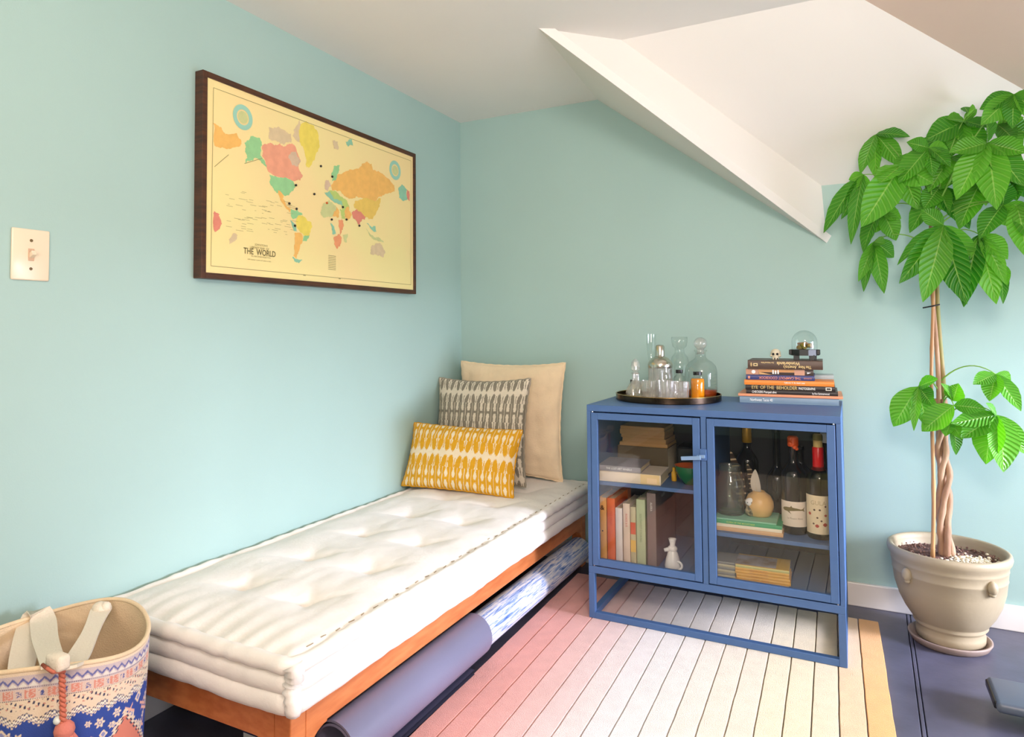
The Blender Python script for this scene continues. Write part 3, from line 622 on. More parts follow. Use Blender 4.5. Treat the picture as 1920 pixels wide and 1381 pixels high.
def make_pillow(name, label, w, h, t, bottom, yaw, tilt, m, colours=None, patt=None, seed=0, pinch=0.07, trim=None, nu=70, nv=60, roll=0.0, wr=0.004):
    th = thing(name, label, 'pillow', bottom)
    u, v, x, y, z = pillow_arrays(w, h, t, nu, nv, pinch, seed, wr)
    for sgn, nm in ((1, 'front_cover'), (-1, 'back_cover')):
        c_, s_ = math.cos(roll), math.sin(roll)
        P_ = np.stack([x*c_-(y)*s_, x*s_+y*c_+h/2, sgn*z], -1)
        P_ = place(P_, (0, 0, 0), yaw, tilt)
        C_arr = None
        if patt is not None and sgn == 1:
            msk = patt(u*w/2, v*h/2+h/2)
            C_arr = np.where(msk[..., None], np.array(colours[0], float), np.array(colours[1], float))
        me = gridmesh(P_ if sgn == 1 else P_[::-1], C_arr)
        link(nm, me, m if sgn == 1 else (trim or m), th, smooth=True)
    # seam around the edge
    k = np.linspace(-1, 1, 50)
    def edge(uu, vv):
        xx = w/2*uu*(1-pinch*(1-vv*vv)*uu*uu); yy = h/2*vv*(1-pinch*(1-uu*uu)*vv*vv); return (xx*math.cos(roll)-yy*math.sin(roll), xx*math.sin(roll)+yy*math.cos(roll)+h/2, 0)
    path = [edge(a, -1) for a in k[:-1]]+[edge(1, a) for a in k[:-1]]+[edge(-a, 1) for a in k[:-1]]+[edge(-1, -a) for a in k[:-1]]
    pp = place(np.array(path, float), (0, 0, 0), yaw, tilt)
    b = B(); b.tube([tuple(p) for p in pp], lambda t: 0.0035*(1+0.3*math.sin(t*300)), 6, closed=True)
    b.build('seam', trim or m, th, smooth=True)
    return th
IKY = mat('yellow_ikat_cotton', (220, 160, 30), 0.9, attr='print', bump=0.3, bscale=260)
IKG = mat('grey_ikat_cotton', (150, 140, 124), 0.9, attr='print', bump=0.3, bscale=260)
YEL = mat('mustard_cotton', (218, 156, 28), 0.9, bump=0.3, bscale=260)
GRC = mat('natural_grey_cotton', (160, 150, 132), 0.9, bump=0.3, bscale=260)
make_pillow('cream_pillow', 'large plain cream square pillow leaning on the back wall', 0.515, 0.50, 0.055, (0.300, -0.125, 0.357), 0.0, 0.10, CREAMP, seed=2.0, wr=0.006)
make_pillow('grey_patterned_pillow', 'square pillow with grey leaf ikat print behind the yellow one', 0.455, 0.44, 0.055, (0.232, -0.285, 0.356), -0.03, 0.17, IKG, ((134, 126, 110), (218, 206, 184)), lambda x, y: ikat(x, y-0.38, 0.135, 0.85, 0.062, 0.088), 5.0, 0.08, GRC, 300, 300, 0.02)
make_pillow('yellow_lumbar_pillow', 'mustard yellow and cream ikat lumbar pillow in front', 0.485, 0.262, 0.055, (0.250, -0.484, 0.362), 0.10, 0.40, IKY, ((222, 162, 26), (240, 222, 190)), lambda x, y: ikat(x, y-0.138, 0.185, 1.1, 0.062, 0.100), 8.0, 0.05, YEL, 320, 220, -0.02)

# ------------------------------------------------------------ rolled mats under the bed edge
def rolled(name, label, m, xc, zc, r, y0, y1, turns, th_, tongue=None, m2=None):
    t = thing(name, label, 'yoga mat', (xc, (y0+y1)/2, zc-r))
    o = (xc, (y0+y1)/2, zc-r)
    b = B(); n = int(40*turns); pts = []
    for k in range(n+1):
        a = 2*PI*k/40; rr = r-th_-0.26*r*(1-k/n)
        pts.append((xc+rr*math.cos(-a-PI/2+2*PI*turns), zc+rr*math.sin(-a-PI/2+2*PI*turns)))
    inner = []
    for (p, q) in zip(pts, pts[1:]):
        pass
    vo = [[], [], [], []]
    for k, (x, z) in enumerate(pts):
        d = Vector((x-xc, z-zc)); d.normalize()
        xo, zo = x+d.x*th_*0.8, z+d.y*th_*0.8
        vo[0].append(b.bm.verts.new((x, y0, z))); vo[1].append(b.bm.verts.new((x, y1, z)))
        vo[2].append(b.bm.verts.new((xo, y0, zo))); vo[3].append(b.bm.verts.new((xo, y1, zo)))
    for k in range(len(pts)-1):
        b.bm.faces.new((vo[0][k], vo[0][k+1], vo[1][k+1], vo[1][k])); b.bm.faces.new((vo[2][k], vo[3][k], vo[3][k+1], vo[2][k+1]))
        b.bm.faces.new((vo[0][k], vo[2][k], vo[2][k+1], vo[0][k+1])); b.bm.faces.new((vo[1][k], vo[1][k+1], vo[3][k+1], vo[3][k]))
    for k in (0, len(pts)-1): b.bm.faces.new((vo[0][k], vo[1][k], vo[3][k], vo[2][k]))
    b.build('roll', m, t, smooth=False, off=o, angle=40)
    return t, o
GREYMAT = mat('grey_rubber_mat', (112, 112, 134), 0.38, bump=0.05, bscale=300)
def marbled():
    m = bpy.data.materials.new('blue_white_marbled_mat'); m.use_nodes = True; N = m.node_tree.nodes; L = m.node_tree.links
    tc = N.new('ShaderNodeTexCoord'); mp = N.new('ShaderNodeMapping'); mp.inputs['Scale'].default_value = (95, 6, 95); L.new(tc.outputs['Object'], mp.inputs[0])
    n = N.new('ShaderNodeTexNoise'); n.inputs['Scale'].default_value = 1.6; n.inputs['Detail'].default_value = 7; n.inputs['Roughness'].default_value = .68; n.inputs['Distortion'].default_value = .6; L.new(mp.outputs[0], n.inputs['Vector'])
    r = N.new('ShaderNodeValToRGB'); L.new(n.outputs[0], r.inputs[0]); e = r.color_ramp.elements
    e[0].position = .34; e[0].color = rgb((44, 84, 152)); e[1].position = .56; e[1].color = rgb((226, 224, 222))
    x = e.new(.44); x.color = rgb((128, 156, 204))
    b = N['Principled BSDF']; L.new(r.outputs[0], b.inputs['Base Color']); b.inputs['Roughness'].default_value = .6
    return m
tg, og = rolled('grey_yoga_mat', 'smooth dark grey exercise mat rolled up along the bed edge', GREYMAT, 0.624, 0.093, 0.065, -1.655, -1.02, 2.0, 0.006)
b = B(); b.grid(8, 30, lambda u, v: (0.580+0.085*u, -1.75+0.66*v, 0.0255+0.0015*math.sin(u*3)))
b.grid(8, 30, lambda u, v: (0.580+0.085*u, -1.75+0.66*v, 0.0135))
b.build('loose_end', mat('dark_mat_underside', (58, 58, 76), 0.5), tg, off=og)
rolled('marbled_yoga_mat', 'blue and white marbled mat roll lying beyond the grey mat', marbled(), 0.616, 0.080, 0.054, -1.015, -0.10, 3.0, 0.006)
# things below the bed
b = B(); b.box(-0.16, 0.16, -0.28, 0.28, 0, 0.115, 0.006); b.box(-0.165, 0.165, -0.285, 0.285, 0.10, 0.122, 0.004)
o = b.build('under_bed_shade', BLACKM); o.location = (0.22, -1.25, 0); tag(o, 'black block added for the deep shade under the daybed', 'box')  # dark block added where the floor below the bed lies in shadow
b = B(); b.box(-0.028, 0.028, -0.016, 0.016, 0, 0.060, 0.002); o = b.build('white_carton', WHITEP); o.location = (0.322, -1.585, 0); tag(o, 'small white carton under the daybed beside its front leg', 'carton')
b = B(); b.box(-0.0283, 0.0283, -0.0163, 0.0163, 0.014, 0.026); b.build('stripe', mat('navy_print', (40, 44, 84)), o, label='dark blue stripe')

# ------------------------------------------------------------ cabinet
CX0, CX1, CY0, CY1 = 0.825, 1.609, -0.567, -0.075
CZ0, CZ1 = 0.164, 0.737
cab = thing('display_cabinet', 'blue metal display cabinet with two glass doors on a sled base', 'cabinet', (1.217, -0.32, 0.012))
co = (1.217, -0.32, 0.012)
def cb(name, x0, x1, y0, y1, z0, z1, m=BLUEM, bev=0.0015, parent=cab, label=None):
    b = B(); b.box(x0, x1, y0, y1, z0, z1, bev); return b.build(name, m, parent, off=co, label=label)
cb('top_panel', CX0, CX1, CY0, CY1, CZ1-0.022, CZ1)
cb('bottom_panel', CX0, CX1, CY0, CY1, CZ0, CZ0+0.024)
cb('side_panel', CX0, CX0+0.014, CY0, CY1, CZ0+0.024, CZ1-0.022)
cb('side_panel', CX1-0.014, CX1, CY0, CY1, CZ0+0.024, CZ1-0.022)
cb('back_panel', CX0+0.014, CX1-0.014, CY1-0.010, CY1, CZ0+0.024, CZ1-0.022, DIM_INSIDE)
MX0, MX1 = 1.2075, 1.2245
cb('divider', MX0, MX1, CY0, CY1-0.010, CZ0+0.024, CZ1-0.022)
cb('shelf', CX0+0.014, MX0, CY0+0.035, CY1-0.010, 0.458, 0.471)
cb('shelf', MX1, CX1-0.014, CY0+0.035, CY1-0.010, 0.334, 0.347)
for (x0, x1) in ((CX0, CX0+0.021), (CX1-0.021, CX1)):
    for (y0, y1) in ((CY0, CY0+0.021), (CY1-0.021, CY1)):
        cb('leg', x0, x1, y0, y1, 0.012, CZ0)
    cb('foot_rail', x0, x1, CY0+0.021, CY1-0.021, 0.012, 0.033)
for y0 in (CY0, CY1-0.021): cb('foot_rail', CX0+0.021, CX1-0.021, y0, y0+0.021, 0.012, 0.033)
def door(x0, x1, hinge):
    z0, z1 = CZ0+0.0285, CZ1-0.0265; s = 0.0225; y0, y1 = CY0-0.003, CY0+0.015
    b = B()
    for (a, c, d, e) in ((x0, x0+s, z0, z1), (x1-s, x1, z0, z1), (x0+s, x1-s, z1-s, z1), (x0+s, x1-s, z0, z0+s)): b.box(a, c, y0, y1, d, e, 0.001, 1)
    d = b.build('door', BLUEM, cab, off=co)
    b = B(); b.box(x0+s-0.003, x1-s+0.003, CY0+0.004, CY0+0.007, z0+s-0.003, z1-s+0.003); b.build('pane', GLASSD, d, off=co)
    for zz in (z0-0.002, z1+0.002):
        b = B(); b.tube([(hinge, CY0+0.004, zz-0.005), (hinge, CY0+0.004, zz+0.005)], 0.0035, 10); b.build('hinge_pin', STEEL, d, smooth=True, off=co)
    return d
d1 = door(CX0+0.0165, MX0-0.0025, CX0+0.02); d2 = door(MX1+0.0025, CX1-0.0165, CX1-0.02)
cb('latch_plate', 1.2055, 1.2265, CY0-0.009, CY0-0.003, 0.578, 0.614, parent=d2)
b = B(); b.box(1.148, 1.210, CY0-0.019, CY0-0.012, 0.578, 0.590, 0.0015, rot=Matrix.Rotation(-0.10, 3, 'Y')); b.tube([(1.20, CY0-0.003, 0.588), (1.20, CY0-0.016, 0.588)], 0.006, 12)
b.box(1.205, 1.222, CY0-0.017, CY0-0.008, 0.586, 0.596, 0.001)
b.build('latch_handle', mat('pale_blue_metal', (140, 172, 210), 0.3, metal=0.3), d1, off=co)

# ------------------------------------------------------------ books
def book(name, label, loc, w, d, t, color, rz=0.0, group=None, txt=(), flip=False, cover2=None, soft=False, pages=PAGES, extra=None, mname=None, cat='book'):
    """lies flat, spine towards -Y; loc = centre of the spine's bottom edge; text: (string,size,x,z,colour,sx)"""
    th = thing(name, label, cat, loc, rz, group)
    m = mat(mname or ('cover_%d_%d_%d' % color), color, 0.45, vary=0.03, vscale=20)
    c = 0.0022 if not soft else 0.0006; ov = 0.003 if not soft else 0.0
    b = B(); b.box(-w/2, w/2, 0, d, 0, c, 0.0006, 1); b.build('cover', m, th)
    b = B(); b.box(-w/2, w/2, 0, d, t-c, t, 0.0006, 1); b.build('cover', cover2 or m, th)
    b = B()
    n = 6; q = []
    for k in range(n+1):
        a = PI*k/n; q.append((0.002-0.002*math.sin(a), t*k/n))
    b.grid(2, n+1, lambda u, v: (-w/2+w*u, q[int(round(v*n))][0], q[int(round(v*n))][1]))
    b.grid(2, n+1, lambda u, v: (-w/2+w*u, 0.004, c+(t-2*c)*v))
    b.build('spine', m, th, smooth=True)
    b = B(); b.box(-w/2+ov, w/2-ov, 0.003, d-ov, c, t-c); b.build('pages', pages, th)
    for (s, size, x, z, colr, sx) in txt:
        sg = -1 if flip else 1
        letter(s, size, (lambda xx, yy, x=x, z=z, sg=sg: (x+sg*xx, -0.0008, z+sg*yy)), mat('ink_%d_%d_%d' % colr, colr, 0.5), th, bold=size*0.012, sx=sx)
    if extra: extra(th, w, t)
    return th
def plate(th, x0, x1, z0, z1, color, y=-0.0006, name='printed_panel'):
    b = B(); b.box(x0, x1, y, 0.0012, z0, z1); return b.build(name, mat('print_%d_%d_%d' % color, color, 0.5), th)
ST = 'books stacked on the cabinet top'
zb = 0.737; bx = 1.445; by = -0.272; rz0 = 0.03
book('book', 'thick blue grey book at the very bottom of the stack on the cabinet', (bx+0.000, by, zb), 0.312, 0.215, 0.0235, (124, 148, 166), rz0, ST, [('Northwest Tacos 40', 0.014, -0.085, 0.011, (236, 240, 238), 0.62)])
zb += 0.0235
book('book', 'thin wide coral edged book second from the bottom of the cabinet stack', (bx+0.004, by-0.004, zb), 0.328, 0.220, 0.0085, (232, 160, 118), rz0, ST, soft=True, pages=mat('coral_edge', (226, 150, 112), 0.7)); zb += 0.0085
book('book', 'black book with white spine lettering above the thin coral book', (bx+0.010, by, zb), 0.287, 0.205, 0.0135, (44, 36, 32), rz0, ST, [('CHECKERS Pompeii alive', 0.0115, -0.085, 0.0068, (240, 236, 228), 0.66), ('by Ron Summerwood', 0.0095, 0.092, 0.0062, (240, 236, 228), 0.62)]); zb += 0.0135
def eye(th, w, t): plate(th, 0.112, 0.130, 0.004, 0.015, (224, 218, 200)); plate(th, 0.115, 0.127, 0.0065, 0.0125, (60, 50, 40), -0.0008)
book('book', 'black book with wide gold letters below the orange book', (bx+0.005, by+0.002, zb), 0.282, 0.200, 0.0175, (40, 30, 24), rz0, ST, [('EYE  OF THE  BEHOLDER', 0.0165, -0.048, 0.009, (206, 176, 110), 0.80), ('PHOTOGRAPHS', 0.0115, 0.055, 0.008, (240, 236, 224), 0.62)], extra=eye); zb += 0.0175
book('book', 'bright orange book in the middle of the stack on the cabinet', (bx+0.002, by+0.001, zb), 0.283, 0.200, 0.0170, (236, 140, 52), rz0, ST, [('California  &  the desert coast', 0.0075, 0.020, 0.0095, (250, 244, 230), 0.7)]); zb += 0.0170
SLATEB = (bx+0.065, by+0.03, zb)
book('book', 'navy blue cookbook with upside down coral title in the stack', (bx-0.025, by+0.006, zb), 0.218, 0.165, 0.0175, (62, 66, 118), rz0, ST, [('THE CAMPOUT COOKBOOK', 0.0125, 0.000, 0.0085, (226, 140, 110), 0.82), ('OUTDOOR', 0.006, 0.088, 0.0085, (226, 140, 110), 0.8)], flip=True, extra=lambda th, w, t: plate(th, -0.102, -0.096, 0.004, 0.013, (226, 150, 120)))
book('book', 'pale blue grey thin book lying behind the navy cookbook', (bx+0.055, by+0.115, zb), 0.170, 0.085, 0.0150, (176, 192, 196), rz0, ST); zb += 0.0175
def wedge(th, w, t):
    plate(th, -0.108, -0.066, 0.001, t-0.001, (196, 142, 112))
    plate(th, -0.066, 0.052, t*0.48, t-0.001, (212, 150, 92)); plate(th, 0.048, 0.080, 0.001, t-0.001, (206, 152, 122), -0.0007)
    b = B(); b.poly([(-0.065, -0.0010, t*0.50), (-0.022, -0.0010, 0.001), (-0.065, -0.0010, 0.002)]); b.build('printed_wedge', mat('print_wedge', (214, 166, 108)), th)
    b = B(); n = 16; b.poly([(-0.083+0.0065*math.cos(2*PI*k/n), -0.0011, t/2+0.0065*math.sin(2*PI*k/n)) for k in range(n)]); b.build('printed_disc', WHITEP, th)
    b = B(); b.poly([(0.087, -0.0011, t*0.55), (0.100, -0.0011, t*0.5), (0.088, -0.0011, t*0.28)]); b.build('printed_triangle', WHITEP, th)
    for k in range(3): plate(th, -0.022+0.008*k, -0.017+0.008*k, 0.004, t-0.003-0.002*(k % 2), (236, 232, 222), -0.0012, 'printed_block')
book('book', 'dark brown book with tan landscape spine second from the top', (bx-0.026, by+0.008, zb), 0.214, 0.165, 0.0210, (72, 56, 48), rz0, ST, extra=wedge); zb += 0.0210
def topb(th, w, t): plate(th, -0.100, -0.086, 0.010, 0.020, (222, 196, 140)); plate(th, -0.097, -0.089, 0.013, 0.017, (60, 44, 34), -0.0008); b = B(); b.ball((-0.107, -0.0004, 0.0155), 0.006, 2, (.6, .08, 1.2)); b.build('printed_emblem', mat('print_tan', (190, 160, 110)), th)
book('book', 'dark brown national parks book on top of the cabinet stack', (bx-0.008, by-0.002, zb), 0.237, 0.180, 0.0305, (84, 62, 48), rz0, ST, [("The New  America's", 0.0145, 0.040, 0.0085, (238, 206, 138), 0.72), ('Wonderlands', 0.0165, 0.012, 0.0205, (238, 206, 138), 0.80), ('Our National Parks', 0.0070, -0.054, 0.0225, (238, 206, 138), 0.75)], flip=True, extra=topb); zb += 0.0305
ZST = zb
# skull ornament and cloche terrarium on the stack
SK = mat('bone_white', (228, 218, 192), 0.6, vary=0.06, vscale=40, bump=0.2)
sk = thing('skull_ornament', 'small white skull ornament with dark eye on the book stack', 'ornament', (1.404, -0.205, ZST), 0.0)
b = B()
b.ball((0, 0, 0.022), 0.017, 3, (1, 1.05, 0.95)); b.ball((0.0, -0.008, 0.011), 0.012, 2, (1.0, 0.9, 0.8)); b.box(-0.010, 0.010, -0.016, 0.006, 0.0, 0.010, 0.003)
b.build('skull', SK, sk, smooth=True)
for sx in (-1, 1):
    b = B(); b.ball((sx*0.0065, -0.0165, 0.020), 0.0042, 2, (1, .5, 1)); b.build('eye_socket', BLACKM, sk, smooth=True)
    b = B(); b.ball((sx*0.0135, -0.006, 0.014), 0.0065, 2, (.8, 1.1, .8)); b.build('cheekbone', SK, sk, smooth=True)
for k in range(4):
    b = B(); b.box(-0.008+k*0.0043, -0.0048+k*0.0043, -0.0175, -0.014, 0.0005, 0.006, 0.0008); b.build('tooth', BLACKM if k % 2 else SK, sk)
cl = thing('cloche_terrarium', 'glass cloche terrarium with moss on a black footed stand', 'terrarium', (1.497, -0.20, ZST))
b = B(); b.lathe([(0, 0.016), (0.046, 0.016), (0.046, 0.036), (0, 0.036)], 10); b.box(-0.049, 0.049, -0.018, 0.018, 0.018, 0.036, 0.002); b.build('stand', BLACK, cl)
for a in (0.6, 2.5, 3.9, 5.5):
    b = B(); b.box(-0.009, 0.009, -0.009, 0.009, 0, 0.018, 0.001); bmesh.ops.translate(b.bm, vec=(0.034*math.cos(a), 0.034*math.sin(a), 0), verts=b.bm.verts); b.build('foot', BLACK, cl)
b = B()
pr = [(0.041, 0.036), (0.041, 0.062)]+[(0.041*math.cos(a), 0.062+0.041*math.sin(a)) for a in np.linspace(0.1, PI/2-0.001, 12)]+[(0, 0.103)]
b.lathe(pr, 40); b.build('glass_dome', GLASST, cl, smooth=True)
MOSS = mat('moss', (116, 122, 30), 0.95, color2=(150, 110, 54), vscale=60, bump=0.8, bscale=150)
b = B()
for k in range(16):
    a = random.uniform(0, 6.28); r = random.uniform(0, 0.022); b.ball((r*math.cos(a), r*math.sin(a), 0.040+random.uniform(0, 0.012)), random.uniform(0.006, 0.011), 1)
b.build('moss', MOSS, cl, smooth=True)
b = B(); b.tube([(-0.022, 0, 0.056), (0.004, -0.004, 0.060), (0.026, 0.004, 0.046)], 0.0035, 8); b.build('twig', mat('dry_twig', (158, 120, 92), 0.8), cl, smooth=True)

# ------------------------------------------------------------ tray with glassware
tr = thing('serving_tray', 'round brass tray with dark rim on the cabinet top', 'tray', (1.040, -0.285, 0.737))
b = B(); b.lathe([(0, 0), (0.186, 0), (0.188, 0.002), (0.188, 0.022), (0.185, 0.022), (0.185, 0.006), (0, 0.006)], 72); b.build('tray_body', TRAYSIDE, tr, angle=30)
b = B(); b.lathe([(0, 0.0062), (0.1845, 0.0062), (0.1845, 0.0068), (0, 0.0068)], 64); b.build('base_plate', mat('brushed_gold', (206, 172, 112), 0.35, metal=1.0), tr)
b = B(); b.lathe([(0.1845, 0.0215), (0.1885, 0.0215), (0.189, 0.0235), (0.1865, 0.0245), (0.1845, 0.0235), (0.1845, 0.0215)], 72); b.build('rim', BRASS, tr, smooth=True, label='brass rim')
ZT_ = 0.737+0.0069
def facet(n, amp, tw=0.0): return lambda a, z: 1+amp*(abs(((a*n/(2*PI)+z*tw) % 1)-0.5)*2-0.5)
def cut(b, prof, seg, n, amp, tw): b.lathe(prof, seg, rfun=facet(n, amp, tw))
g = thing('crystal_decanter', 'small cut crystal decanter with pointed stopper at the tray\'s left', 'decanter', (0.934, -0.335, ZT_))
b = B(); cut(b, [(0, 0), (0.030, 0), (0.033, 0.006), (0.034, 0.020), (0.031, 0.036), (0.022, 0.052), (0.0125, 0.064), (0.011, 0.088), (0.015, 0.092), (0.011, 0.093), (0.009, 0.065), (0.026, 0.036), (0.029, 0.012), (0, 0.008)], 60, 12, 0.12, 18); b.build('body', CRYSTAL, g)
b = B(); cut(b, [(0, 0.086), (0.007, 0.088), (0.008, 0.096), (0.014, 0.102), (0.0165, 0.116), (0.013, 0.132), (0.006, 0.142), (0, 0.145)], 24, 8, 0.1, 0); b.build('stopper', CRYSTAL, g)
g = thing('dropper_bottle', 'tiny bottle with black cap behind the small crystal decanter', 'bottle', (0.893, -0.225, ZT_))
b = B(); b.lathe([(0, 0), (0.014, 0), (0.015, 0.003), (0.015, 0.030), (0.008, 0.038), (0.008, 0.042), (0, 0.042)], 20); b.build('body', GLASST, g, smooth=True)
b = B(); b.lathe([(0, 0.041), (0.0105, 0.041), (0.0105, 0.058), (0, 0.058)], 18); b.build('cap', BLACK, g)
g = thing('cocktail_shaker', 'cut crystal cocktail shaker with silver domed lid on the tray', 'shaker', (1.005, -0.250, ZT_))
b = B(); cut(b, [(0, 0), (0.036, 0), (0.039, 0.004), (0.043, 0.06), (0.043, 0.108), (0.040, 0.112), (0.039, 0.10), (0.039, 0.06), (0.034, 0.008), (0, 0.008)], 84, 14, 0.09, 30); b.build('body', CRYSTAL, g)
b = B(); b.lathe([(0.0445, 0.108), (0.0455, 0.112), (0.0455, 0.122), (0.042, 0.130), (0.032, 0.142), (0.021, 0.149), (0.0165, 0.151)], 48); b.build('lid', SILVER, g, smooth=True)
b = B(); b.lathe([(0.0168, 0.150), (0.0172, 0.154), (0.0165, 0.188), (0.013, 0.193), (0, 0.194)], 32); b.build('cap', SILVER, g, smooth=True)
for i, (x, y, r, h, lab) in enumerate(((0.996, -0.380, 0.031, 0.068, 'cut crystal tumbler nearest the small decanter on the tray'), (1.058, -0.392, 0.029, 0.070, 'middle cut crystal tumbler at the front of the tray'), (1.100, -0.350, 0.030, 0.066, 'cut crystal tumbler beside the amber bottle on the tray'))):
    g = thing('crystal_tumbler', lab, 'glass', (x, y, ZT_), 0.3*i, 'cut crystal tumblers on the tray')
    b = B(); cut(b, [(0, 0), (r*0.86, 0), (r*0.9, 0.003), (r, h*0.7), (r, h), (r-0.0025, h), (r-0.004, h*0.6), (r*0.78, 0.010), (0, 0.010)], 72, 12, 0.09, 45); b.build('body', CRYSTAL, g)
def capbottle(name, label, x, y, r, h, liquid, cat='bottle'):
    g = thing(name, label, cat, (x, y, ZT_))
    pr = [(0, 0), (r*0.92, 0), (r, 0.003), (r, h*0.70), (r*0.9, h*0.76), (r*0.5, h*0.82), (r*0.5, h*0.90)]
    b = B(); b.lathe(pr, 32); b.build('body', GLASST, g, smooth=True)
    if liquid: b = B(); b.lathe([(0, 0.002), (r*0.93, 0.002), (r*0.95, 0.004), (r*0.95, h*0.70), (r*0.86, h*0.75), (0, h*0.75)], 28); b.build('drink', liquid, g, smooth=True, label='amber liquid')
    b = B(); b.lathe([(0, h*0.88), (r*0.62, h*0.88), (r*0.62, h), (0, h)], 24); b.build('cap', BLACK, g)
capbottle('amber_bottle', 'small bottle of amber drink with black cap on the tray', 1.148, -0.288, 0.0245, 0.098, AMBER)
capbottle('clear_bottle', 'small clear bottle with black cap behind the tumblers', 1.078, -0.262, 0.0205, 0.102, None)
g = thing('round_decanter', 'clear round shouldered decanter with ball stopper on the tray', 'decanter', (1.145, -0.205, ZT_))
b = B(); b.lathe([(0, 0.001), (0.050, 0.001), (0.056, 0.006), (0.058, 0.02), (0.058, 0.095), (0.053, 0.115), (0.040, 0.130), (0.024, 0.140), (0.0185, 0.148), (0.0185, 0.166), (0.023, 0.170), (0.023, 0.174), (0.016, 0.174)], 48); b.build('body', GLASST, g, smooth=True)
b = B(); b.lathe([(0, 0.003), (0.051, 0.003), (0.055, 0.008), (0.0555, 0.028), (0, 0.028)], 40); b.build('liquor', REDBROWN, g, smooth=True, label='shallow amber brown liquor')
b = B(); b.ball((0, 0, 0.198), 0.024, 3); b.tube([(0, 0, 0.158), (0, 0, 0.178)], 0.014, 16); b.build('stopper', CRYSTAL, g, smooth=True)
g = thing('tall_jar', 'tall clear glass with flared top at the back of the tray', 'glass', (1.058, -0.158, ZT_))
b = B(); b.lathe([(0, 0.001), (0.030, 0.001), (0.034, 0.005), (0.035, 0.12), (0.030, 0.145), (0.018, 0.160), (0.017, 0.178), (0.026, 0.186), (0.030, 0.205), (0.030, 0.222), (0.0285, 0.222)], 40); b.build('body', GLASST, g, smooth=True)
g = thing('flute_glass', 'slim clear flute glass behind the cocktail shaker', 'glass', (0.952, -0.170, ZT_))
b = B(); b.lathe([(0, 0.001), (0.022, 0.001), (0.022, 0.003), (0.003, 0.006), (0.0028, 0.10), (0.006, 0.115), (0.014, 0.15), (0.018, 0.20), (0.018, 0.232)], 28); b.build('body', GLASST, g, smooth=True)

# ------------------------------------------------------------ inside the cabinet, left bay
ZB = CZ0+0.024
up = [(0.8545, 0.0275, 0.218, (232, 170, 96), 'tan orange book standing first at the left of the lower shelf'), (0.8850, 0.0275, 0.218, (236, 116, 66), 'orange red book standing second from the left of the lower shelf'), (0.9130, 0.0235, 0.188, (236, 226, 220), 'short white book standing between the orange and cream books'), (0.9400, 0.0235, 0.206, (234, 212, 190), 'cream book with faint red lettering standing mid lower shelf'), (0.9632, 0.0185, 0.197, (206, 196, 156), 'thin book with green, red and yellow spine on lower shelf'), (0.9900, 0.0300, 0.225, (186, 198, 158), 'sage green book standing beside the large grey brown book')]
def upright(name, label, xc, w, h, d, color, y=-0.497, group='books standing in the left bay', cover=None):
    th = thing(name, label, 'book', (xc, y, ZB), 0, group)
    m = mat('upright_%d_%d_%d' % color, color, 0.5, vary=0.03, vscale=30)
    for sx in (-1, 1):
        b = B(); b.box(min(sx*w/2, sx*(w/2-0.002)), max(sx*w/2, sx*(w/2-0.002)), 0, d, 0, h, 0.0006, 1); b.build('cover', cover if (cover and sx == 1) else m, th)
    b = B(); b.grid(9, 2, lambda u, v: (-w/2+w*u, -0.0025*math.sin(PI*u), h*v)); b.grid(2, 2, lambda u, v: (-w/2+w*u, 0.003, h*v)); b.build('spine', m, th, smooth=True)
    b = B(); b.box(-w/2+0.002, w/2-0.002, 0.003, d-0.003, 0.003, h-0.003); b.build('pages', PAGES, th)
    return th
def vtext(th, s, size, z, colr, sx=0.8): letter(s, size, lambda x, y: (y, -0.0030, z-x), mat('ink_%d_%d_%d' % colr, colr), th, sx=sx)
ub = [upright('book', l, x, w_, h, 0.15+0.01*(i % 3), c) for i, (x, w_, h, c, l) in enumerate(up)]
letter('&', 0.022, lambda x, y: (x, -0.0032, 0.183+y), BLACK, ub[0], bold=0.0006)
b = B(); b.ball((0.0, -0.0026, 0.103), 0.0028, 1, (1, .2, 1)); b.build('printed_dot', BLACK, ub[0])
vtext(ub[1], 'THE GREAT', 0.012, 0.15, (214, 92, 48)); vtext(ub[3], 'ROADS & R', 0.011, 0.15, (214, 120, 100)); vtext(ub[5], 'SOUTHWEST COOKING', 0.011, 0.13, (130, 146, 110))
plate(ub[4], -0.0085, 0.0085, 0.105, 0.145, (224, 110, 80), -0.0028); plate(ub[4], -0.0085, 0.0085, 0.045, 0.085, (240, 196, 100), -0.0028)
bigm = mat('photo_cover_grey', (118, 100, 92), 0.3, color2=(140, 120, 110), vscale=6)
bg = upright('book', 'large grey brown photo book at the right of the lower shelf', 1.0265, 0.030, 0.250, 0.29, (128, 112, 106), -0.495, cover=bigm)
letter('ALASKA', 0.016, lambda x, y: (0.0156, 0.105+x, 0.226+y), WHITEP, bg, sx=0.9); vtext(bg, 'ALASKA', 0.010, 0.205, (236, 230, 220))
FIG = mat('white_glazed_ceramic', (236, 232, 228), 0.2)
fg = thing('dog_figurine', 'small white glazed dog figurine standing beside the photo book', 'figurine', (1.090, -0.470, ZB), 0.0)
b = B(); b.lathe([(0, 0), (0.026, 0), (0.027, 0.01), (0.022, 0.035), (0.017, 0.052), (0.013, 0.060)], 24); b.ball((0, 0, 0.066), 0.015, 2, (1.1, 1, .9)); b.tube([(-0.006, -0.004, 0.066), (-0.026, -0.01, 0.060)], lambda t: 0.0085*(1-t*0.3), 10)
b.build('body', FIG, fg, smooth=True)
b = B(); b.lathe([(0.010, 0.074), (0.0085, 0.082), (0.013, 0.098), (0.0135, 0.100), (0.010, 0.098), (0.006, 0.082)], 20); b.build('cup', FIG, fg, smooth=True)
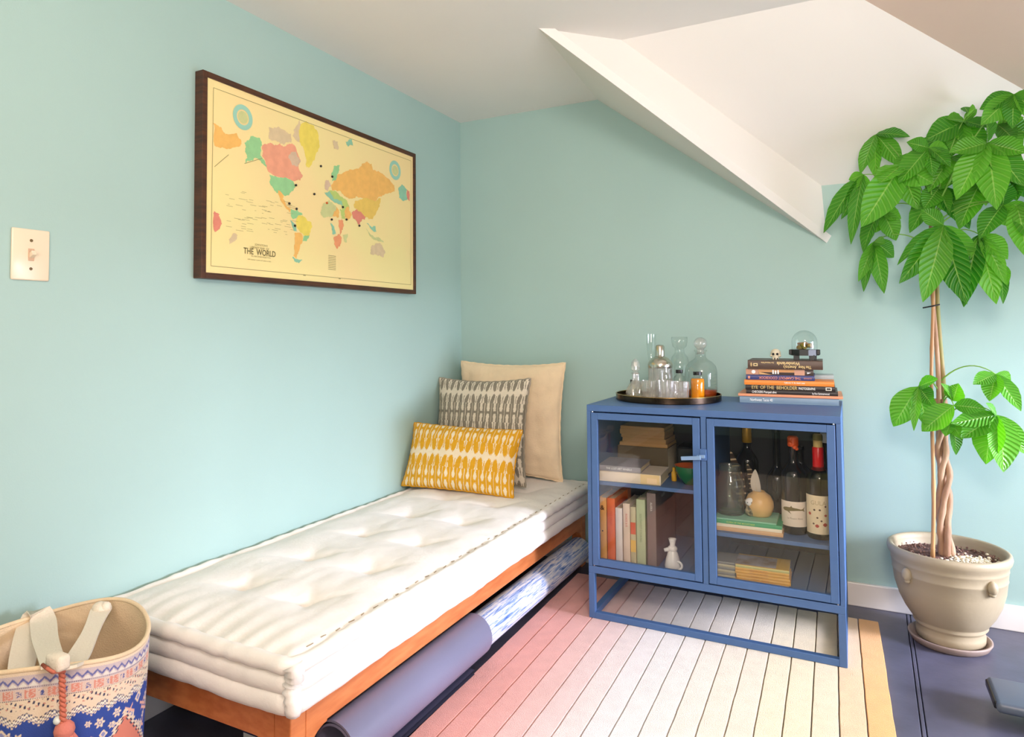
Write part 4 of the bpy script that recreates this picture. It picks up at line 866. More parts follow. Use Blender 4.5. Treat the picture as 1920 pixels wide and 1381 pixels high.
b = B(); b.tube([(0.020+0.013*math.cos(a), -0.012, 0.016+0.013*math.sin(a)) for a in np.linspace(0, 2*PI, 20, endpoint=False)], 0.004, 8, closed=True); b.build('ring_tail', FIG, fg, smooth=True)
# upper shelf of the left bay
ZS = 0.471; SB = 'books lying on the left shelf'
book('book', 'thick cream book lying at the bottom on the left shelf', (0.957, -0.520, ZS), 0.215, 0.16, 0.034, (232, 216, 194), 0.05, SB, pages=mat('cream_edge', (232, 218, 180), .8), extra=lambda th, w, t: (plate(th, 0.040, 0.104, 0.001, t-0.001, (236, 206, 150)), plate(th, 0.062, 0.095, 0.004, 0.022, (248, 216, 172), -0.0009)))
book('book', 'grey book with white block lettering lying on the cream book', (0.921, -0.515, ZS+0.034), 0.150, 0.165, 0.019, (150, 146, 152), 0.05, SB, [('THE LOST ART WHEELS', 0.010, 0.0, 0.0095, (232, 232, 230), 0.85)])
lower = book('magazine', 'dark patterned magazine pile base behind the grey book', (0.955, -0.335, ZS), 0.185, 0.16, 0.095, (92, 76, 50), 0.0, None, cat='magazine')
zz = ZS+0.095
TANP = mat('tan_page_block', (244, 204, 142), 0.85, vary=0.08, vscale=14, stretch=(1, 1, 30), bump=0.4, bscale=40)
for k in range(5):
    w_ = 0.170+0.012*random.uniform(-1, 1); t_ = 0.012+0.006*(k % 2)
    book('paperback', 'tan page edged paperback, number %s from the bottom of the back pile' % ('one', 'two', 'three', 'four', 'five')[k], (0.958+0.006*random.uniform(-1, 1), -0.33, zz), w_, 0.14, t_, (196, 150, 92), 0.02*random.uniform(-1, 1), 'paperbacks piled at the back of the left shelf', pages=TANP, soft=True, cat='book'); zz += t_
b = B(); b.box(-0.055, 0.055, 0, 0.11, 0, 0.10, 0.006); b.box(-0.050, 0.050, -0.0015, 0.002, 0.005, 0.095, 0.002)
o = b.build('black_box', BLACK); o.location = (1.125, -0.300, ZS); tag(o, 'black box at the back right of the left shelf', 'box')
b = B(); b.box(-0.012, 0.012, -0.001, 0.0, 0.082, 0.087); b.build('badge', mat('box_badge', (190, 180, 150)), o)
b = B(); b.lathe([(0, 0), (0.008, 0), (0.009, 0.003), (0.009, 0.030), (0.005, 0.034), (0.005, 0.046), (0, 0.047)], 16); o = b.build('yellow_tube', mat('yellow_plastic', (228, 170, 30), 0.4), smooth=True); o.location = (1.088, -0.42, ZS); tag(o, 'small yellow tube standing between the books and the bowl', 'tube')
bw = thing('serving_bowl', 'green bowl with orange inside on the left shelf', 'bowl', (1.150, -0.440, ZS))
b = B(); b.lathe([(0, 0), (0.024, 0), (0.026, 0.004), (0.040, 0.020), (0.050, 0.042), (0.054, 0.062)], 40); b.build('outer_shell', mat('green_glaze', (24, 104, 58), 0.2), bw, smooth=True)
b = B(); b.lathe([(0, 0.006), (0.022, 0.007), (0.037, 0.022), (0.047, 0.043), (0.0515, 0.062), (0.054, 0.0622)], 40); b.build('inner_glaze', mat('orange_glaze', (190, 84, 30), 0.25), bw, smooth=True, label='orange inner glaze')

# ------------------------------------------------------------ inside the cabinet, right bay
ZR_ = 0.347; RB = 'books lying under the jar'
book('book', 'tan book lying lowest under the glass jar', (1.337, -0.508, ZR_), 0.205, 0.15, 0.013, (222, 178, 132), 0.02, RB)
book('book', 'cream book lying between the tan and green books', (1.335, -0.508, ZR_+0.013), 0.203, 0.15, 0.010, (240, 228, 202), 0.02, RB)
book('book', 'green book with yellow lettering lying under the jar', (1.335, -0.507, ZR_+0.023), 0.203, 0.15, 0.0115, (70, 166, 116), 0.02, RB, [('FLORA OF THE MOUNTAINS', 0.007, -0.02, 0.0055, (196, 214, 110), 0.95)])
book('book', 'thin pale green booklet topmost under the jar and the owl vase', (1.328, -0.503, ZR_+0.0345), 0.185, 0.14, 0.0045, (150, 206, 176), 0.02, RB, soft=True)
ZJ = ZR_+0.039
jr = thing('glass_jar', 'greenish glass jar with threaded neck standing on the green books', 'jar', (1.275, -0.435, ZJ))
b = B(); b.lathe([(0, 0.001), (0.040, 0.001), (0.044, 0.006), (0.044, 0.100), (0.041, 0.115), (0.034, 0.126), (0.033, 0.134), (0.036, 0.136), (0.036, 0.141), (0.033, 0.143), (0.036, 0.147), (0.0365, 0.158), (0.033, 0.161), (0.030, 0.158), (0.031, 0.128), (0.040, 0.108), (0.041, 0.01), (0, 0.006)], 40); b.build('body', GLASSJ, jr, smooth=True)
FEA = mat('barred_feather', (52, 36, 22), 0.8); FEW = mat('feather_bar', (196, 168, 130), 0.8); GREYF = mat('grey_feather', (196, 186, 170), 0.8)
def feather(name, label, p0, p1, w, m, bars=None, bend=0.01, nrm=(0, -1, 0)):
    p0 = Vector(p0); p1 = Vector(p1); ax = p1-p0; side = ax.cross(Vector(nrm)).normalized(); n = 34
    th = thing(name, label, 'feather', p0)
    def pt(t): return p0+ax*t+side*(bend*math.sin(PI*t))
    b = B(); b.tube([pt(k/10)-p0 for k in range(11)], lambda t: 0.0012*(1-0.7*t), 6); b.build('quill', FEW, th, smooth=True)
    rows = []
    b = B()
    for k in range(n+1):
        t = 0.12+0.88*k/n; wd = w*math.sin(PI*min(1, (k+0.4)/n)**0.8)**0.6 if k < n else 0.0005
        c = pt(t)-p0; off_ = Vector(nrm)*0.002
        rows.append([b.bm.verts.new(c-side*wd-off_*-0.5), b.bm.verts.new(c+off_*0.3), b.bm.verts.new(c+side*wd+off_*0.5)])
    for i, (r0, r1) in enumerate(zip(rows, rows[1:])):
        for k in range(2):
            f = b.bm.faces.new((r0[k], r0[k+1], r1[k+1], r1[k])); f.material_index = 1 if (bars and i % 4 < 1) else 0
    b.build('vane', [m, FEW], th)
    return th
feather('feather', 'brown barred feather leaning out over the rim of the glass jar', (1.300, -0.34, ZJ-0.03), (1.262, -0.33, ZJ+0.190), 0.017, FEA, True)
feather('feather', 'second brown barred feather beside the jar\'s right shoulder', (1.335, -0.335, ZJ), (1.316, -0.33, ZJ+0.150), 0.014, FEA, True)
ow = thing('owl_vase', 'round tan ceramic vase with a small white owl face', 'vase', (1.363, -0.420, ZJ))
b = B(); b.lathe([(0, 0), (0.030, 0), (0.036, 0.006), (0.044, 0.030), (0.043, 0.048), (0.034, 0.066), (0.020, 0.076), (0.017, 0.080), (0.014, 0.078), (0.016, 0.072)], 36); b.build('body', mat('tan_stoneware', (228, 182, 118), 0.35, vary=0.04, vscale=20), ow, smooth=True)
b = B(); b.ball((-0.024, -0.030, 0.047), 0.0165, 2, (1, .55, .85)); b.build('face', FIG, ow, smooth=True)
for dx in (-0.006, 0.006): b = B(); b.ball((-0.0255+dx, -0.0400, 0.047), 0.0018, 1); b.build('eye', BLACK, ow)
b = B(); b.ball((-0.026, -0.027, 0.020), 0.0185, 2, (.85, .6, 1.1)); b.build('breast', mat('speckled_breast', (70, 60, 46), .7, color2=(190, 170, 130), vscale=120), ow, smooth=True)
feather('feather', 'pale grey feather standing up in the owl vase', (1.364, -0.418, ZJ+0.050), (1.352, -0.418, ZJ+0.148), 0.015, GREYF, bend=-0.006)
def bottle(name, label, x, y, z, r, h, m, neckr=0.0125, sh=0.58, capm=None, caph=0.0, capr=0.0145):
    th = thing(name, label, 'bottle', (x, y, z))
    pr = [(0, 0.004), (r*0.7, 0.001), (r*0.92, 0), (r, 0.006), (r, h*sh)]+[(neckr+(r-neckr)*0.5*(1+math.cos(PI*t)), h*(sh+0.17*t)) for t in np.linspace(0.12, 1, 7)]+[(neckr, h*0.94), (neckr+0.002, h*0.945), (neckr+0.002, h*0.985), (neckr, h), (0, h)]
    b = B(); b.lathe(pr, 36); b.build('glass', m, th, smooth=True)
    if capm: b = B(); b.lathe([(neckr+0.0012, h-caph), (capr, h-caph+0.002), (neckr+0.0032, h+0.001), (0, h+0.0015)], 28); b.build('capsule', capm, th, smooth=True)
    return th
def wrap(th, r, a0, z0, z1, span, m, name='label', n=28, rr=0.0006):
    b = B(); b.grid(n, 2, lambda u, v: ((r+rr)*math.sin(a0-span/2+span*u), -(r+rr)*math.cos(a0-span/2+span*u), z0+(z1-z0)*v)); return b.build(name, m, th, smooth=True)
def bendf(r, a0, xc, zc, rr=0.0011): return lambda x, y: ((r+rr)*math.sin(a0+(x+xc)/r), -(r+rr)*math.cos(a0+(x+xc)/r), zc+y)
LAB = mat('label_paper', (234, 218, 200), 0.6)
LAB2 = mat('label_paper_cream', (232, 212, 176), 0.6)
OR = mat('orange_wax', (226, 88, 30), 0.4)
sb = bottle('wine_bottle', 'dark bottle with orange wax top and a fish on its label', 1.468, -0.425, ZR_, 0.0385, 0.300, DARKGLASS, sh=0.60)
b = B(); b.lathe([(0.0150, 0.272), (0.0165, 0.276), (0.0165, 0.300), (0.012, 0.305), (0, 0.306)], 24); b.ball((0.006, -0.012, 0.272), 0.008, 2); b.ball((-0.006, -0.011, 0.283), 0.008, 2); b.ball((0.011, -0.008, 0.266), 0.006, 2)
b.build('wax_top', OR, sb, smooth=True)
wrap(sb, 0.0385, 0.02, 0.026, 0.104, 2.5, LAB)
SH = mat('fish_print', (120, 104, 60), 0.7)
shk = [(-0.034, 0.0), (-0.030, 0.005), (-0.020, 0.007), (-0.010, 0.007), (-0.006, 0.012), (-0.003, 0.007), (0.010, 0.005), (0.022, 0.002), (0.028, 0.004), (0.034, 0.010), (0.031, 0.001), (0.034, -0.006), (0.026, -0.002), (0.010, -0.002), (-0.005, -0.004), (-0.012, -0.005), (-0.006, -0.014), (-0.018, -0.006), (-0.028, -0.005)]
bf = bendf(0.0385, 0.0, 0.0, 0.079, 0.0016)
b = B(); c0 = b.bm.verts.new(bf(-0.008, 0.001)); V = []
dense = []
for p, q in zip(shk, shk[1:]+shk[:1]):
    for k in range(3): dense.append((p[0]+(q[0]-p[0])*k/3, p[1]+(q[1]-p[1])*k/3))
bmf = bmesh.new(); vv = [bmf.verts.new((x, y, 0)) for x, y in dense]; ff = bmf.faces.new(vv); bmesh.ops.triangulate(bmf, faces=[ff])
bmesh.ops.subdivide_edges(bmf, edges=bmf.edges, cuts=2)
for v in bmf.verts: v.co = bf(v.co.x, v.co.y)
me = bpy.data.meshes.new('fish'); bmf.to_mesh(me); bmf.free(); b.bm.free(); link('printed_fish', me, SH, sb)
letter('Le Requin Blanc', 0.008, bendf(0.0385, 0.0, 0.004, 0.052), mat('ink_brown', (150, 128, 100)), sb, sx=0.9)
gb = bottle('wine_bottle', 'green wine bottle with red capsule and cream drawn label', 1.541, -0.450, ZR_, 0.0365, 0.318, GREENGLASS, sh=0.56)
b = B(); b.lathe([(0.0142, 0.205), (0.0165, 0.207), (0.0160, 0.277), (0.0145, 0.279)], 28); b.build('capsule', mat('red_foil', (206, 22, 22), 0.3), gb, smooth=True, label='red capsule')
b = B(); b.lathe([(0.0135, 0.277), (0.0135, 0.316), (0.010, 0.320), (0, 0.3205)], 24); b.build('stopper', mat('cork_tan', (206, 176, 104), 0.7), gb, smooth=True, label='tan cork')
wrap(gb, 0.0365, -0.12, 0.018, 0.135, 2.4, LAB2)
letter('GULA', 0.018, bendf(0.0365, -0.1, 0.002, 0.112), mat('ink_taupe', (186, 164, 124)), gb, sx=0.95)
RD = mat('label_red', (176, 66, 50)); BK = mat('label_dark', (84, 52, 40))
for (x, z, r, m) in ((-0.024, 0.078, 0.005, RD), (-0.009, 0.091, 0.0032, BK), (0.006, 0.092, 0.0032, BK), (-0.001, 0.068, 0.003, BK), (-0.002, 0.043, 0.0055, RD), (-0.012, 0.049, 0.003, BK), (0.020, 0.048, 0.006, RD), (0.010, 0.059, 0.003, BK), (0.022, 0.103, 0.003, BK), (0.022, 0.076, 0.004, RD)):
    fb = bendf(0.0365, -0.1, 0, 0, 0.0014); b = B(); b.poly([fb(x+r*math.cos(a)*(0.8 if i % 2 else 1.1), z+r*math.sin(a)) for i, a in enumerate(np.linspace(0, 2*PI, 9)[:-1])]); b.build('printed_mark', m, gb)
yb = bottle('wine_bottle', 'dark wine bottle with tall gold foil standing behind the jar', 1.305, -0.235, ZR_, 0.037, 0.318, DARKGLASS, sh=0.56)
b = B(); b.lathe([(0.0145, 0.245), (0.0165, 0.247), (0.0155, 0.315), (0.012, 0.320), (0, 0.3205)], 28); b.build('capsule', mat('gold_foil', (214, 158, 40), 0.3, metal=0.3), yb, smooth=True, label='gold foil capsule')
bottle('wine_bottle', 'dark bottle with sloping shoulders in the rear middle of right bay', 1.400, -0.210, ZR_, 0.036, 0.300, DARKGLASS, sh=0.40)
bottle('wine_bottle', 'dark bottle half hidden behind the fish label bottle', 1.476, -0.235, ZR_, 0.037, 0.245, DARKGLASS, sh=0.62)
eb = bottle('spirit_bottle', 'bottle with white cap hidden behind the red capsule bottle', 1.558, -0.300, ZR_, 0.030, 0.300, DARKGLASS, sh=0.55)
b = B(); b.lathe([(0.0150, 0.272), (0.0155, 0.274), (0.0155, 0.302), (0, 0.303)], 20); b.build('cap', WHITEP, eb, smooth=True, label='white cap')
# magazines on the floor of the right bay
zz = ZB; MG = 'yellow magazines in the right bay'
ymat = mat('yellow_border_cover', (238, 190, 70), 0.35)
ords = ('lowest', 'second lowest', 'third from the bottom', 'fourth from the bottom', 'second from the top', 'topmost')
for k in range(6):
    t_ = 0.0092; dx = 0.003*random.uniform(-1, 1)
    col_ = (236, 178, 66) if k < 5 else (214, 206, 130)
    def ext(th, w, t, k=k):
        if k == 5:
            b = B(); b.box(-0.080, 0.040, 0.006, 0.105, t+0.0001, t+0.0004); b.build('cover_photo', mat('cover_photo_mix', (190, 190, 196), 0.3, color2=(150, 120, 80), vscale=18), th)
    book('magazine', 'yellow spined magazine, %s in the right bay pile' % ords[k], (1.376+dx, -0.497, zz), 0.158, 0.115, t_, col_, 0.04, MG, [('GEOGRAPHY  MONTHLY', 0.005, -0.01, t_*0.5, (196, 130, 40), 0.95)] if k < 5 else [], soft=True, pages=WHITEP, extra=ext, cover2=ymat if k == 5 else None, cat='magazine')
    zz += t_
zz = ZB
for k in range(6):
    t_ = 0.0085
    book('magazine', 'grey and white magazine, %s in the dim left pile' % ords[k], (1.259+0.002*random.uniform(-1, 1), -0.480, zz), 0.066, 0.10, t_, (150, 148, 140) if k % 2 else (206, 196, 160), 0.02, 'grey magazines in the right bay', soft=True, pages=PAGES, cat='magazine')
    zz += t_

# ------------------------------------------------------------ plant
so = (1.893, -0.205, 0.0)
b = B(); b.lathe([(0, 0.0), (0.098, 0.0), (0.104, 0.004), (0.113, 0.020), (0.113, 0.024), (0.107, 0.024), (0.099, 0.010), (0, 0.008)], 56)
o = b.build('plant_saucer', SAUCERM, smooth=True); o.location = so; tag(o, 'round pinkish grey saucer under the stoneware pot', 'saucer')
pc = (1.897, -0.190); pz = 0.010
pot = thing('potted_money_tree', 'tall braided money tree in a grey brown stoneware pot', 'potted plant', (pc[0], pc[1], pz))
prof = [(0, 0), (0.088, 0), (0.093, 0.004), (0.094, 0.024), (0.090, 0.036), (0.096, 0.044), (0.101, 0.050), (0.097, 0.055), (0.104, 0.062), (0.122, 0.090), (0.138, 0.125), (0.149, 0.165), (0.154, 0.205), (0.1555, 0.207), (0.1545, 0.210), (0.1570, 0.235), (0.1585, 0.237), (0.1575, 0.241), (0.160, 0.252), (0.166, 0.262), (0.1685, 0.272), (0.1665, 0.283), (0.160, 0.287), (0.152, 0.283), (0.149, 0.27), (0.145, 0.22), (0, 0.22)]
b = B(); b.lathe(prof, 72); pb = b.build('pot', POTM, pot, smooth=True)
for a in (-0.92, -2.42, 0.72, 2.2):
    b = B(); ca, sa = math.cos(a), math.sin(a)
    b.ball((0.160*ca, 0.160*sa, 0.212), 0.0165, 3, (0.85, 0.85, 1.25)); b.ball((0.158*ca, 0.158*sa, 0.193), 0.011, 2, (0.9, 0.9, 0.8))
    b.build('lug_handle', POTM, pb, smooth=True)
b = B()
rows = b.grid(40, 14, lambda u, v: (0.1485*v*math.cos(2*PI*u), 0.1485*v*math.sin(2*PI*u), 0.250+0.010*(1-v)+0.006*nz(9*v*math.cos(2*PI*u), 9*v*math.sin(2*PI*u), 1)+0.003*nz(30*v*math.cos(2*PI*u), 30*v*math.sin(2*PI*u), 4)), wrapu=True)
b.build('soil', SOIL, pot, smooth=True)
b = B()
for k in range(300):
    a = random.gauss(-0.75, 0.42); r = min(0.135, abs(random.gauss(0.085, 0.028))); b.ball((r*math.cos(a), r*math.sin(a), 0.260+random.uniform(0, .006)), random.uniform(0.003, 0.006), 1, (1, .9, .7))
g = b.build('gravel', GRAVEL, pot, smooth=True, kind='stuff')
b = B()
for k in range(220):
    a = random.uniform(0, 2*PI); r = 0.14*math.sqrt(random.random()); b.ball((r*math.cos(a), r*math.sin(a), 0.257+random.uniform(0, .004)), random.uniform(0.002, 0.0045), 1)
b.build('bark_chips', mat('bark_chip', (96, 66, 56), 0.9, color2=(150, 118, 104), vscale=40), pot, kind='stuff')
# braided trunk (pot-local coordinates)
def bend(z): return (1.889-pc[0]+0.004*math.sin(z*3), -0.19-pc[1])
for k in range(4):
    pts = []
    for i in range(40):
        t = i/39; z = 0.255+0.50*t; a = 2*PI*k/4+t*5.2+0.5*math.sin(t*9+k); R_ = 0.016*(1-0.35*t)+0.004*math.sin(t*20+k*2)
        bx_, by_ = bend(z); pts.append((bx_+R_*math.cos(a), by_+R_*math.sin(a), z))
    b = B(); b.tube(pts, lambda t: 0.0105-0.003*t+0.0008*math.sin(t*50), 10); b.build('braided_trunk', BARK, pot, smooth=True)
stems = []
for k in range(2):
    pts = []
    for i in range(30):
        t = i/29; z = 0.70+0.66*t; bx_, by_ = bend(z); pts.append((bx_+0.007*(k*2-1)+0.003*math.sin(t*7+k), by_+0.004*(k*2-1), z))
    b = B(); b.tube(pts, lambda t: 0.0075-0.0025*t, 10); b.build('stem', STEMG if k else BARK, pot, smooth=True); stems.append(pts)
c0 = Vector((1.853-pc[0], -0.225-pc[1], 0.25)); c1 = Vector((1.880-pc[0], -0.205-pc[1], 1.18))
b = B(); b.tube([c0+(c1-c0)*t+Vector((0.003*math.sin(t*8), 0, 0)) for t in np.linspace(0, 1, 26)], lambda t: 0.0062-0.0015*t+(0.0012 if int(t*25) % 6 == 0 else 0), 10); b.build('cane', CANE, pot, smooth=True, label='straight bamboo cane')
b = B(); b.tube([(c1.x-0.03, c1.y, 1.05), (c1.x, c1.y-.008, 1.056), (c1.x+.016, c1.y, 1.06)], 0.0025, 6); b.build('tie', BLACKM, pot, label='dark plant tie')
def leaflet(parent, base, tip, width, nrm, droop):
    base = Vector(base); tip = Vector(tip); ax = tip-base; L_ = ax.length; ax.normalize()
    n = (nrm-ax*nrm.dot(ax)).normalized(); side = ax.cross(n)
    nu, nv = 7, 13
    P_ = np.zeros((nu, nv, 3)); uvs = np.zeros((nu, nv, 2))
    for j in range(nv):
        t = j/(nv-1)
        wd = width*0.5*(math.sin(PI*min(1.0, t**0.82*0.985+0.012)))**0.8 if 0 < t < 1 else 0.0008
        wd *= (0.75+0.5*t*(1.15-t)/0.33*0.5)
        c = base+ax*(L_*t)+n*(droop*L_*math.sin(PI*t**0.85))
        for i in range(nu):
            s = (i/(nu-1)-0.5)*2
            rip = 0.05*wd*math.sin(t*30)*abs(s)
            p = c+side*(wd*s)+n*(0.30*wd*abs(s)**1.2-0.10*wd+rip)
            P_[i, j] = p; uvs[i, j] = (i/(nu-1), t)
    me = gridmesh(P_); uvl = me.uv_layers.new(name='UVMap'); fl = uvs.reshape(-1, 2)
    vi = np.zeros(len(me.loops), dtype=np.int32); me.loops.foreach_get('vertex_index', vi); uvl.data.foreach_set('uv', fl[vi].reshape(-1).astype(np.float32))
    link('leaflet', me, LEAF, parent, smooth=True)
rl = random.Random(11)
PO = Vector((pc[0], pc[1], pz))
for ci, (c, tips) in enumerate(LEAVES):
    C_l = Vector(c)-PO
    if c[2] > 1.05: z0 = max(1.0, min(1.34, C_l.z-0.02-0.15*abs(C_l.x)))
    else: z0 = C_l.z-0.03
    bx_, by_ = bend(z0); p0 = Vector((bx_, by_, z0)); mid = (p0+C_l)/2+Vector((0, 0, 0.06+0.1*(C_l-p0).length))
    pts = [(p0*(1-t)**2+mid*2*t*(1-t)+C_l*t*t) for t in np.linspace(0, 1, 12)]
    b = B(); b.tube(pts, lambda t: 0.0026-0.001*t, 6); lf = b.build('leaf', PETIOLE, pot, smooth=True)
    view = (CAM-Vector(c)).normalized()
    for tp in tips:
        nrm = (view*0.75+Vector((rl.uniform(-.45, .45), rl.uniform(-.2, .2), 0.45+rl.uniform(-.25, .35)))).normalized()
        leaflet(lf, C_l, C_l+(Vector(tp[:3])-PO-C_l)*1.10, tp[3]*0.00148, nrm, rl.uniform(0.02, 0.10))

# ------------------------------------------------------------ equipment foot at the right edge
ef = thing('equipment_foot', 'flat dark grey metal foot of equipment at the right floor edge', 'equipment', (2.2, -0.64, 0))
b = B(); b.box(-0.262, 0.30, -0.078, 0.078, 0.040, 0.066, 0.010, 3); b.build('foot_plate', mat('slate_grey_enamel', (88, 98, 112), 0.35), ef, smooth=False, angle=40)
b = B(); b.box(-0.266, -0.258, -0.062, 0.066, 0.044, 0.062, 0.003); b.build('end_cap', BLACK, ef)
b = B(); b.box(-0.18, 0.29, -0.066, 0.060, 0.002, 0.040, 0.004); b.build('under_plate_shade', BLACKM, ef)  # black block added to deepen the shadow below the plate
for xx in ():
    b = B(); b.lathe([(0, 0), (0.03, 0), (0.03, 0.036), (0.022, 0.042), (0, 0.042)], 24); bmesh.ops.translate(b.bm, vec=(xx, 0, 0), verts=b.bm.verts); b.build('rubber_pad', BLACKM, ef, smooth=False)

# ------------------------------------------------------------ tote basket
tb = thing('woven_tote', 'cream tote basket with blue and pink carpet pattern beside the bed', 'bag', (0.245, -2.030, 0))
R0, HB = 0.165, 0.400
nu, nv = 900, 300
a = np.linspace(0, 2*PI, nu, endpoint=False)[:, None]*np.ones((1, nv)); h = np.linspace(0, 1, nv)[None, :]*np.ones((nu, 1))
rim_z = HB-0.010*np.sin(a*2+0.7)-0.006*np.sin(a*3)
rad = R0*(0.86+0.16*np.power(h, 0.8)-0.02*h*h)*(1+0.018*np.sin(a*2+1.0)*h)
Pb = np.stack([rad*np.cos(a), rad*np.sin(a), rim_z*h], -1)
dd = (1-h)*HB; s = a*R0                                  # metres below the rim / along the rim
col = np.zeros((nu, nv, 3)); cream = np.array((228, 208, 180.)); lav = np.array((198, 182, 182.)); blue = np.array((48, 74, 150.)); pink = np.array((214, 150, 132.)); dark = np.array((60, 58, 84.)); sal = np.array((212, 128, 106.))
col[:] = cream
def put(mask, c): col[mask] = c
fr = lambda x: x-np.floor(x)
put((dd > 0.007) & (dd < 0.034), lav)
zig = np.abs(fr(s/0.0165)-0.5)*2
put((np.abs(dd-0.0135-zig*0.008) < 0.0022) & (dd < 0.034), np.array((104, 106, 158.))); put((dd < 0.026) & (dd > 0.0155+zig*0.008+0.003), np.array((222, 216, 204.)))
put((np.abs(dd-0.0285) < 0.0007) & (fr(s/0.0035) < .5), dark); put((np.abs(dd-0.048) < 0.0007) & (fr(s/0.0035) < .5), dark)
put((dd > 0.0295) & (dd < 0.047), np.array((216, 192, 176.)))
cell = fr(s/0.036); inb = (dd > 0.031) & (dd < 0.046)
pat = np.sin(s*700+np.sin(dd*900)*2)*np.sin(dd*800+np.sin(s*300))
put(inb & (cell < .55) & (np.abs(cell-.275) < .24) & (pat > -.25), np.array((214, 140, 120.)))
put(inb & (np.abs(cell-.78) < .13) & (np.abs(dd-.0385) < .005) & (pat > 0.0), np.array((84, 92, 150.)))
inb = (dd > 0.050) & (dd < 0.066)
put(inb & (np.sin(s*420)*np.sin(dd*480+s*220)+.4*np.sin(s*900) > 0.62), dark); put(inb & (np.sin(s*260+1)*np.sin(dd*600-s*120) > 0.8), np.array((204, 140, 122.)))
wav = 0.078+0.006*np.abs(fr(s/0.042)-0.5)*4-0.006+0.0016*np.sign(np.sin(s*900))
field = dd > wav+0.0105
put((dd > 0.067) & ~field & (np.abs(fr(s/0.042)-0.5)*2+np.abs(dd-0.075)/0.006 < 0.55), np.array((130, 128, 150.)))
put(np.abs(dd-wav) < 0.0011, dark); put((dd > wav+0.0011) & (dd < wav+0.0055), np.array((238, 228, 206.))); put(np.abs(dd-wav-0.0065) < 0.0010, np.array((96, 96, 140.)))
put(field, blue)
rs = np.random.RandomState(5)
S_len = 2*PI*R0
for k in range(330):
    cs, cd = rs.uniform(0, S_len), rs.uniform(0.09, 0.30); rr_ = rs.uniform(0.006, 0.0125)
    ds = np.abs(s-cs); ds = np.minimum(ds, S_len-ds); dy = dd-cd; rr2 = np.sqrt(ds**2+dy**2); an = np.arctan2(dy, s-cs)
    kind = k % 5
    if kind in (0, 1):
        msk = field & (rr2 < rr_*(0.8+0.22*np.cos(an*6))); put(msk, cream); put(field & (rr2 < rr_*0.42), np.array((150, 140, 170.))); put(field & (rr2 < rr_*0.2), cream)
    elif kind == 2: put(field & (ds/rr_+np.abs(dy)/rr_ < 1.0), cream); put(field & (ds/rr_+np.abs(dy)/rr_ < 0.55), np.array((140, 142, 186.)))
    elif kind == 3: put(field & (np.abs(dy-(s-cs)*0.6) < 0.0028) & (ds < rr_*1.4), np.array((226, 178, 158.))); put(field & (np.abs(dy+(s-cs)*1.2) < 0.003) & (ds < rr_*.8), np.array((226, 178, 158.)))
    else: put(field & (rr2 < rr_*0.55), pink)
for cs in (0.30, 0.30+S_len/2, 0.90):
    cs = (cs-0.26) % S_len; ds = np.abs(s-cs); ds = np.minimum(ds, S_len-ds)
    q = ds/0.10+np.abs(dd-0.235)/0.115+0.03*np.sign(np.sin(dd*500))
    put(field & (q < 1.12), cream); put(field & (q < 1.04), dark); put(field & (q < 1.0), sal); inner = field & (q < 0.62); put(inner, np.array((226, 180, 150.))); put(field & (q < .56) & (np.sin(s*300)*np.sin(dd*260) > .3), dark)
wv = 1+0.035*np.sin(s*2600)*np.sin(dd*2600); col = np.clip(col*wv[..., None], 0, 255)
link('woven_body', gridmesh(Pb, col, closeu=True), mat('carpet_weave', (200, 180, 160), 0.9, attr='print', bump=0.4, bscale=500, bdist=.002), tb, smooth=True)
LIN = mat('cotton_canvas', (224, 200, 164), 0.9, vary=0.03, vscale=20, bump=0.3, bscale=300)
HND = mat('natural_strap', (226, 214, 194), 0.9, bump=0.4, bscale=200)
b = B(); rimf = lambda an: (HB-0.010*math.sin(an*2+0.7)-0.006*math.sin(an*3))
def rr0(an, hh): return R0*(0.86+0.16*hh**0.8-0.02*hh*hh)*(1+0.018*math.sin(an*2+1.0)*hh)
b.grid(96, 24, lambda u, v: ((rr0(2*PI*u, v)-0.006)*math.cos(2*PI*u), (rr0(2*PI*u, v)-0.006)*math.sin(2*PI*u), 0.006+(rimf(2*PI*u)-0.006)*v), wrapu=True)
b.lathe([(0, 0.004), (0.142, 0.004)], 48); b.build('lining', LIN, tb, smooth=True)
b = B(); b.tube([((rr0(q_, 1)-0.003)*math.cos(q_), (rr0(q_, 1)-0.003)*math.sin(q_), rimf(q_)+0.001) for q_ in np.linspace(0, 2*PI, 120, endpoint=False)], 0.0045, 8, closed=True); b.build('rim', LIN, tb, smooth=True)
b = B(); b.tube([((rr0(q_, .7)-0.008)*math.cos(q_), (rr0(q_, .7)-0.008)*math.sin(q_), rimf(q_)*.70) for q_ in np.linspace(0, 2*PI, 90, endpoint=False)], 0.0012, 6, closed=True); b.build('lining_seam', mat('seam_brown', (120, 90, 50)), tb)
